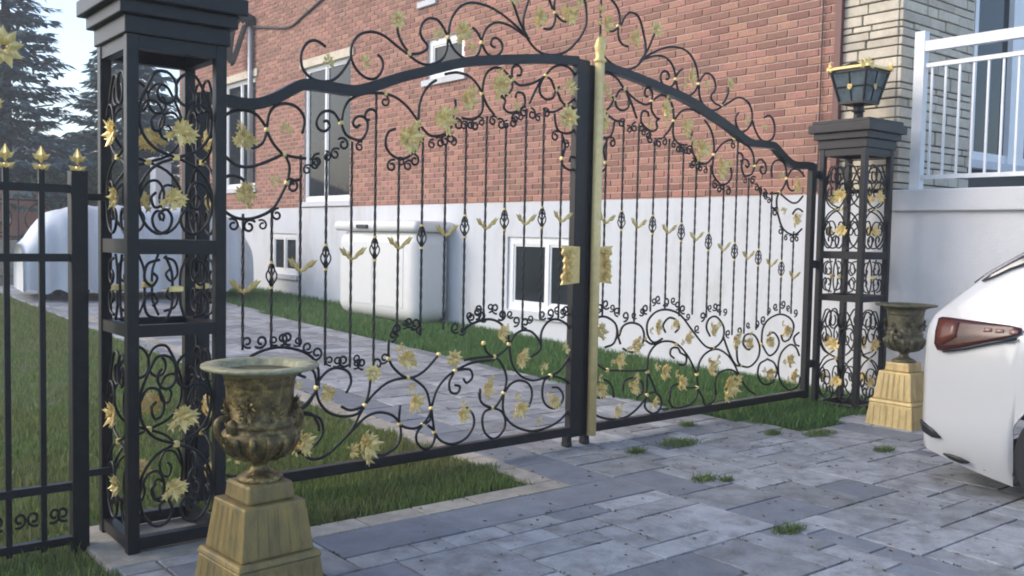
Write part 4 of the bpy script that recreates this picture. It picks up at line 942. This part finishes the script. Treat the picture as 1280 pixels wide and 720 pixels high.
# ------------------------------------------------------------------ grass
def blades(name, m, pts, hmin, hmax, wd, parent=None, lean=.5):
    n = len(pts); a = nrg.uniform(0, 2 * np.pi, n); h = nrg.uniform(hmin, hmax, n); wv = wd * nrg.uniform(.6, 1.3, n)
    d = np.stack([np.cos(a), np.sin(a), np.zeros(n)], 1); b = nrg.uniform(0, 2 * np.pi, n); ln = nrg.uniform(.05, lean, n) * h
    l = np.stack([np.cos(b) * ln, np.sin(b) * ln, np.zeros(n)], 1)
    up_ = np.stack([np.zeros(n), np.zeros(n), h], 1)
    V = np.empty((n, 5, 3)); V[:, 0] = pts - d * wv[:, None]; V[:, 1] = pts + d * wv[:, None]
    V[:, 2] = pts + d * wv[:, None] * .8 + up_ * .55 + l * .35; V[:, 3] = pts - d * wv[:, None] * .8 + up_ * .55 + l * .35; V[:, 4] = pts + up_ * .95 + l
    i = np.arange(n)[:, None] * 5
    F = np.concatenate([i + [0, 1, 2], i + [0, 2, 3], i + [3, 2, 4]], 0)
    return npmesh(name, V.reshape(-1, 3), F, m, parent, 'stuff')
def scatter(n, x0, x1, y0, y1, ok):
    x = nrg.uniform(x0, x1, n); y = nrg.uniform(y0, y1, n); k = np.array([ok(a, b) for a, b in zip(x, y)]); x, y = x[k], y[k]
    return np.stack([x, y, .022 * np.clip(np.minimum(y, 26) - 4.3, 0, None)], 1)
def patchy(x, y): return .5 + .5 * math.sin(x * 3.1 + math.sin(y * 2.3) * 1.5) * math.sin(y * 2.7 + 1.1 * math.sin(x * 1.7))
def lawn_ok(x, y):
    if 1.17 < x < 1.87 and 4.2 < y < 4.92: return False
    if y < 4.31 - .03 * math.sin(x * 9) - .02 * math.sin(x * 23) + rng.uniform(-.05, .03) and x > 1.21: return False
    if y < 2.6: return False
    if x > lawn_edge(y) + .04 * math.sin(y * 11) + .03 * math.sin(y * 27) + rng.uniform(-.05, .03): return False
    return rng.random() < .72 + .28 * patchy(x, y)
P = np.concatenate([scatter(32000, 1.8, 3.68, 4.3, 6.2, lawn_ok), scatter(70000, .2, 3.68, 2.6, 8, lawn_ok), scatter(60000, .8, 3.6, 8, 20, lawn_ok)])
tag(blades('lawn_grass', 'grass', P, .02, .075, .0036), 'short green lawn with thin patches behind the gate and fence', 'grass')
P = scatter(26000, 1.5, 12, 15, 32, lambda x, y: x < 3.4 or y > 24)
tag(blades('far_lawn_grass', 'grass', P, .05, .11, .008), 'far lawn beyond the covered car', 'grass')
def strip_ok(x, y):
    e = 6.12 + (.02 * (y - 5.3) if y < 16 else .2) if y > 5.3 else 6.40 - .25 * (y - 4.28)
    if y > 5.3: return e + .04 * math.sin(y * 7) < x < 8.19 and not (7.5 < x and 11.6 < y < 14)
    if 7.48 < x < 7.98 and 4.48 < y < 4.98: return False
    return x > e + .05 * math.sin(y * 13) and y > 4.33 + .05 * math.sin(x * 9) + max(0, (x - 6.95) * .22)
P = np.concatenate([scatter(20000, 6, 8.19, 4.3, 6.4, strip_ok), scatter(40000, 5.9, 8.19, 5.3, 12, strip_ok), scatter(22000, 5.9, 8.19, 12, 22, strip_ok)])
P[:, 2] -= .005
tag(blades('strip_grass', 'strip_grass', P, .04, .12, .0045, lean=.7), 'unmown grass strip between the pavers and the house wall', 'grass')
TUFTS = [(5.2, 4.52, .17, 'wide weed tuft in the pavers just outside the house-side gate leaf'), (4.56, 3.74, .10, 'weed tuft with a tiny sprig beside it on the open driveway'),
         (4.66, 3.65, .05, 'tiny weed sprig beside a larger tuft on the open driveway'), (4.11, 2.82, .10, 'lone weed tuft lying farthest out from the gate on the pavers'),
         (6.28, 3.54, .09, 'weed tuft in a paver joint between the gold pedestal and the white car'), (4.75, 4.50, .08, 'small weed tuft close to the foot of the gold centre pole'),
         (6.4, 4.14, .16, 'broad weed tuft at the front of the grass patch by the lantern pillar'), (6.1, 4.35, .08, 'small weed tuft off the corner of the grass patch by the lantern pillar'),
         (5.75, 4.9, .08, 'small weed tuft under the bottom rail of the house-side gate leaf')]
for x, y, r, lab in TUFTS:
    n = int(300 * r / .1); a = nrg.uniform(0, 2 * np.pi, n); q = r * np.sqrt(nrg.uniform(0, 1, n)) * nrg.uniform(.5, 1, n)
    P = np.stack([np.cos(a) * q * 1.3, np.sin(a) * q * .7, np.full(n, .012)], 1)
    t = thing('weed_tuft', lab, 'weed', (x, y, gz(y)), 0, 'weeds in the paver joints')
    o = blades('blades', 'weed', P, .02, .065, .003, t, 1.1); del o['kind']
# moss and seedlings along the joints
J = []
for n_, (s_, q, cx, cy) in enumerate(rank[:260]):
    if rng.random() < .55: continue
    i, j, a, b, m = q
    for _ in range(rng.randint(1, 3)):
        L_ = rng.uniform(.03, .16); k = rng.randint(6, 26)
        if rng.random() < .5: x0, y0, dx, dy = cx + rng.uniform(-.5, .4) * a * CELL, cy + b * CELL / 2, L_, 0
        else: x0, y0, dx, dy = cx + a * CELL / 2, cy + rng.uniform(-.5, .4) * b * CELL, 0, L_
        for _ in range(k):
            t = rng.random(); x, y = x0 + dx * t + rng.gauss(0, .004), y0 + dy * t + rng.gauss(0, .004); J.append((x, y, gz(y) + .012))
tag(blades('joint_moss', 'joint_moss', np.array(J), .008, .024, .0045, None, 1.2), 'moss and seedlings along the joints of the pavers', 'moss')
# scattered dead leaves and crumbs
P = MB()
for k in range(420):
    x, y = rng.uniform(2.2, 7), rng.uniform(1.8, 5.2)
    if not paved(x, y) and rng.random() < .5: continue
    a, r = rng.uniform(0, 6.28), rng.uniform(.006, .02); c, s = math.cos(a) * r, math.sin(a) * r; z = gz(y) + .026
    P.add([(x - c, y - s, z), (x + s * .5, y - c * .5, z + .004), (x + c, y + s, z + .002), (x - s * .5, y + c * .5, z + .006)], [(0, 1, 2), (0, 2, 3)])
tag(P.build('leaf_litter', 'dry_leaf'), 'crumbs of dead leaves scattered over the pavers', 'litter', kind='stuff')

# ------------------------------------------------------------------ trees
def spruce(name, label, x, y, H, R0, seed, n_lv=66):
    r = np.random.default_rng(seed); z0 = gz(y); t = thing(name, label, 'tree', (x, y, z0), 0, 'blue spruces beyond the lawn')
    MB().tube([(0, 0, 0), (.05, 0, H * .5), (0, 0, H)], .20, 10, r1=.02).build('trunk', 'bark', t, True)
    V = []; F = []; lim = MB()
    for l in range(n_lv):
        f = l / n_lv; z = .5 + (H - .7) * f; rr = R0 * (1 - f) ** .85 * r.uniform(.75, 1.15) + .12
        for b in range(int(7 + 3 * (1 - f))):
            a = r.uniform(0, 2 * np.pi); L = rr * r.uniform(.6, 1.1); ca, sa = np.cos(a), np.sin(a)
            if b % 3 == 0: lim.tube([(0, 0, z), (ca * L * .5, sa * L * .5, z - L * .10), (ca * L * .9, sa * L * .9, z - L * .05)], .022, 4, False)
            m = int(12 + 20 * L)
            s = r.uniform(.12, 1, m) ** .8; px = ca * L * s; py = sa * L * s; pz = z - L * (.28 * s - .22 * s * s) - .03
            sw = (1.05 - s) * L * .32; off = r.uniform(-1, 1, m) * sw; px = px - sa * off; py = py + ca * off
            ln = r.uniform(.16, .34, m); wd = r.uniform(.03, .07, m)
            ang = a + np.sign(off) * r.uniform(.2, .9, m); dr = r.uniform(-.75, -.05, m)
            dx, dy, dz = np.cos(ang) * ln, np.sin(ang) * ln, dr * ln; nx_, ny_ = -np.sin(ang) * wd, np.cos(ang) * wd
            k = len(V)
            for q in range(m):
                V += [(px[q], py[q], pz[q]), (px[q] + dx[q] * .5 + nx_[q], py[q] + dy[q] * .5 + ny_[q], pz[q] + dz[q] * .35), (px[q] + dx[q], py[q] + dy[q], pz[q] + dz[q]), (px[q] + dx[q] * .5 - nx_[q], py[q] + dy[q] * .5 - ny_[q], pz[q] + dz[q] * .5 - .03)]
                F.append((k, k + 1, k + 2, k + 3)); k += 4
    npmesh('crown', V, F, 'spruce', t); lim.build('limbs', 'bark', t, kind='stuff')
    return t
def bush(name, label, x, y, rx, ry, h, seed, n=5000, trunk=.0, leaf=.09, m='leaf', group=None):
    r = np.random.default_rng(seed); t = thing(name, label, 'tree' if trunk > 1 else 'shrub', (x, y, gz(y)), 0, group)
    cl = [(r.uniform(-.6, .6) * rx, r.uniform(-.6, .6) * ry, trunk + (h - trunk) * r.uniform(.2, .8), r.uniform(.3, .5)) for _ in range(14)]
    V = []; F = []; st = MB()
    st.tube([(0, 0, 0), (.03, .02, trunk + (h - trunk) * .4)], .04 + .03 * trunk, 7)
    for cx, cy, cz, cr in cl:
        st.tube([(0, 0, trunk * .9 + .05), (cx * .5, cy * .5, (trunk + cz) / 2), (cx, cy, cz)], .018 + .008 * trunk, 5, False)
    st.build('trunk', 'bark', t)
    k = 0
    for _ in range(n):
        cx, cy, cz, cr = cl[r.integers(14)]; d = r.normal(size=3); d /= np.linalg.norm(d); q = cr * r.uniform(.5, 1.05)
        p = np.array([cx + d[0] * q * rx, cy + d[1] * q * ry, max(.05, cz + d[2] * q * (h - trunk) * .6)])
        u = r.normal(size=3); u /= np.linalg.norm(u); v = np.cross(u, d + .01); v /= np.linalg.norm(v); s = leaf * r.uniform(.6, 1.4)
        V += [p - u * s, p + v * s * .5, p + u * s, p - v * s * .5]; F.append((k, k + 1, k + 2, k + 3)); k += 4
    npmesh('crown', V, F, m, t, 'stuff' if False else None)
    return t
spruce('spruce_tree', 'tall blue spruce rising behind the iron fence with the gold tips', 5.2, 27.5, 12.5, 2.35, 11)
spruce('spruce_tree', 'shorter blue spruce seen past the scrollwork of the pillar by the lawn', 8.75, 29.0, 8.2, 2.8, 12)
for k, (x, y, rx, ry, h) in enumerate([(6.1, 26.2, .8, .8, 2.5), (7.0, 26.9, 1.1, .8, 3.0), (8.6, 26.4, 1.0, .8, 2.6), (9.9, 26.8, 1.2, .9, 2.8), (11.5, 28, 1.5, 1, 3.4)]):
    bush('garden_shrub', ['leafy shrub in front of the beige house', 'rounded green shrub at the foot of the tall spruce', 'dense green shrub behind the covered car', 'broad green shrub beyond the white pier', 'tall green shrub past the end of the brick house'][k], x, y, rx, ry, h, 30 + k, 3600)
for k, (x, y, h) in enumerate([(-4, 50, 6), (2, 52, 6.5), (12.5, 47, 4.6), (18, 44, 7), (24, 50, 9)]):
    bush('broadleaf_tree', ['leafy tree far behind the beige house', 'rounded tree above the beige roof', 'low tree showing between the two spruces', 'tree past the end of the brick house', 'distant tree hidden behind the brick house'][k], x, y, 3.2, 3, h, 60 + k, 5000, 2.0, .2)

# ------------------------------------------------------------------ things across the lawn
bh = thing('bungalow', 'beige bungalow with a grey roof behind the spruces', 'house', (5.5, 37, gz(26)))
MB().box((-9, 0, 0), (7, 7, 2.7)).build('wall', 'beige', bh)
MB().add([(-9.5, -.6, 2.7), (7.5, -.6, 2.7), (7.5, 7.6, 2.7), (-9.5, 7.6, 2.7), (-6, 3.5, 4.6), (4, 3.5, 4.6)], [(0, 3, 2, 1), (0, 1, 5, 4), (1, 2, 5), (2, 3, 4, 5), (3, 0, 4)]).build('roof', 'roof_grey', bh)
for x in (-7, -3, 1, 4.5):
    wn = MB().box((x, -.06, .9), (x + 1.5, .02, 2.2)).build('window', 'window_white', bh); MB().box((x + .1, -.075, 1.0), (x + 1.4, -.058, 2.1)).build('pane', 'glass', wn)
pz = gz(24)
ps = thing('brick_stoop', 'low brick stoop with an iron ring railing and pale steps across the lawn', 'stoop', (4.95, 24.2, pz))
MB().box((-1.2, 0, 0), (1.0, 1.6, .75)).build('landing', 'paver_cream', ps)
MB().box((-1.2, 1.6, 0), (1.0, 1.8, 2.0)).build('wall', 'brick', ps)
for k in range(3): MB().box((-1.0, -.3 * (3 - k), 0), (.95, -.3 * (2 - k), .19 * (k + 1))).build('step', 'paver_cream', ps)
for x in (-1.1, -.1, .9): MB().tube([(x, .05, .75), (x, .05, 1.75)], .02, 6).build('railing_post', 'black_paint', ps)
for z in (.85, 1.7): MB().tube([(-1.1, .05, z), (.9, .05, z)], .018, 6).build('railing_bar', 'black_paint', ps)
for x in (-.6, .4): MB().tube([(x + math.cos(a) * .36, .05, 1.27 + math.sin(a) * .36) for a in np.linspace(0, 2 * math.pi, 25)], .018, 6).build('railing_ring', 'black_paint', ps, True)
wp = thing('boundary_pier', 'tall white painted pier beyond the covered car', 'pier', (8.02, 24, gz(24)))
bevel(MB().box((-.2, -.2, 0), (.2, .2, 2.75)).build('shaft', 'white_paint', wp), .02)
bevel(MB().box((-.25, -.25, 2.75), (.25, .25, 2.85)).build('cap', 'white_paint', wp), .02)

# ------------------------------------------------------------------ haze volume added to brighten the trees and lower contrast
hz = MB().box((-255, -205, -1), (255, 405, 14.2)).build('haze', None)
hm = bpy.data.materials.new('haze_veil'); hm.use_nodes = True; t = hm.node_tree; t.nodes.clear()
pv = t.nodes.new('ShaderNodeVolumePrincipled'); pv.inputs['Density'].default_value = .0045; pv.inputs['Color'].default_value = (.92, .95, 1, 1); pv.inputs['Anisotropy'].default_value = .2
mo = t.nodes.new('ShaderNodeOutputMaterial'); t.links.new(pv.outputs[0], mo.inputs['Volume']); hz.data.materials.append(hm)
tag(hz, 'thin pale haze added to brighten the trees and lower contrast', 'haze', kind='stuff')
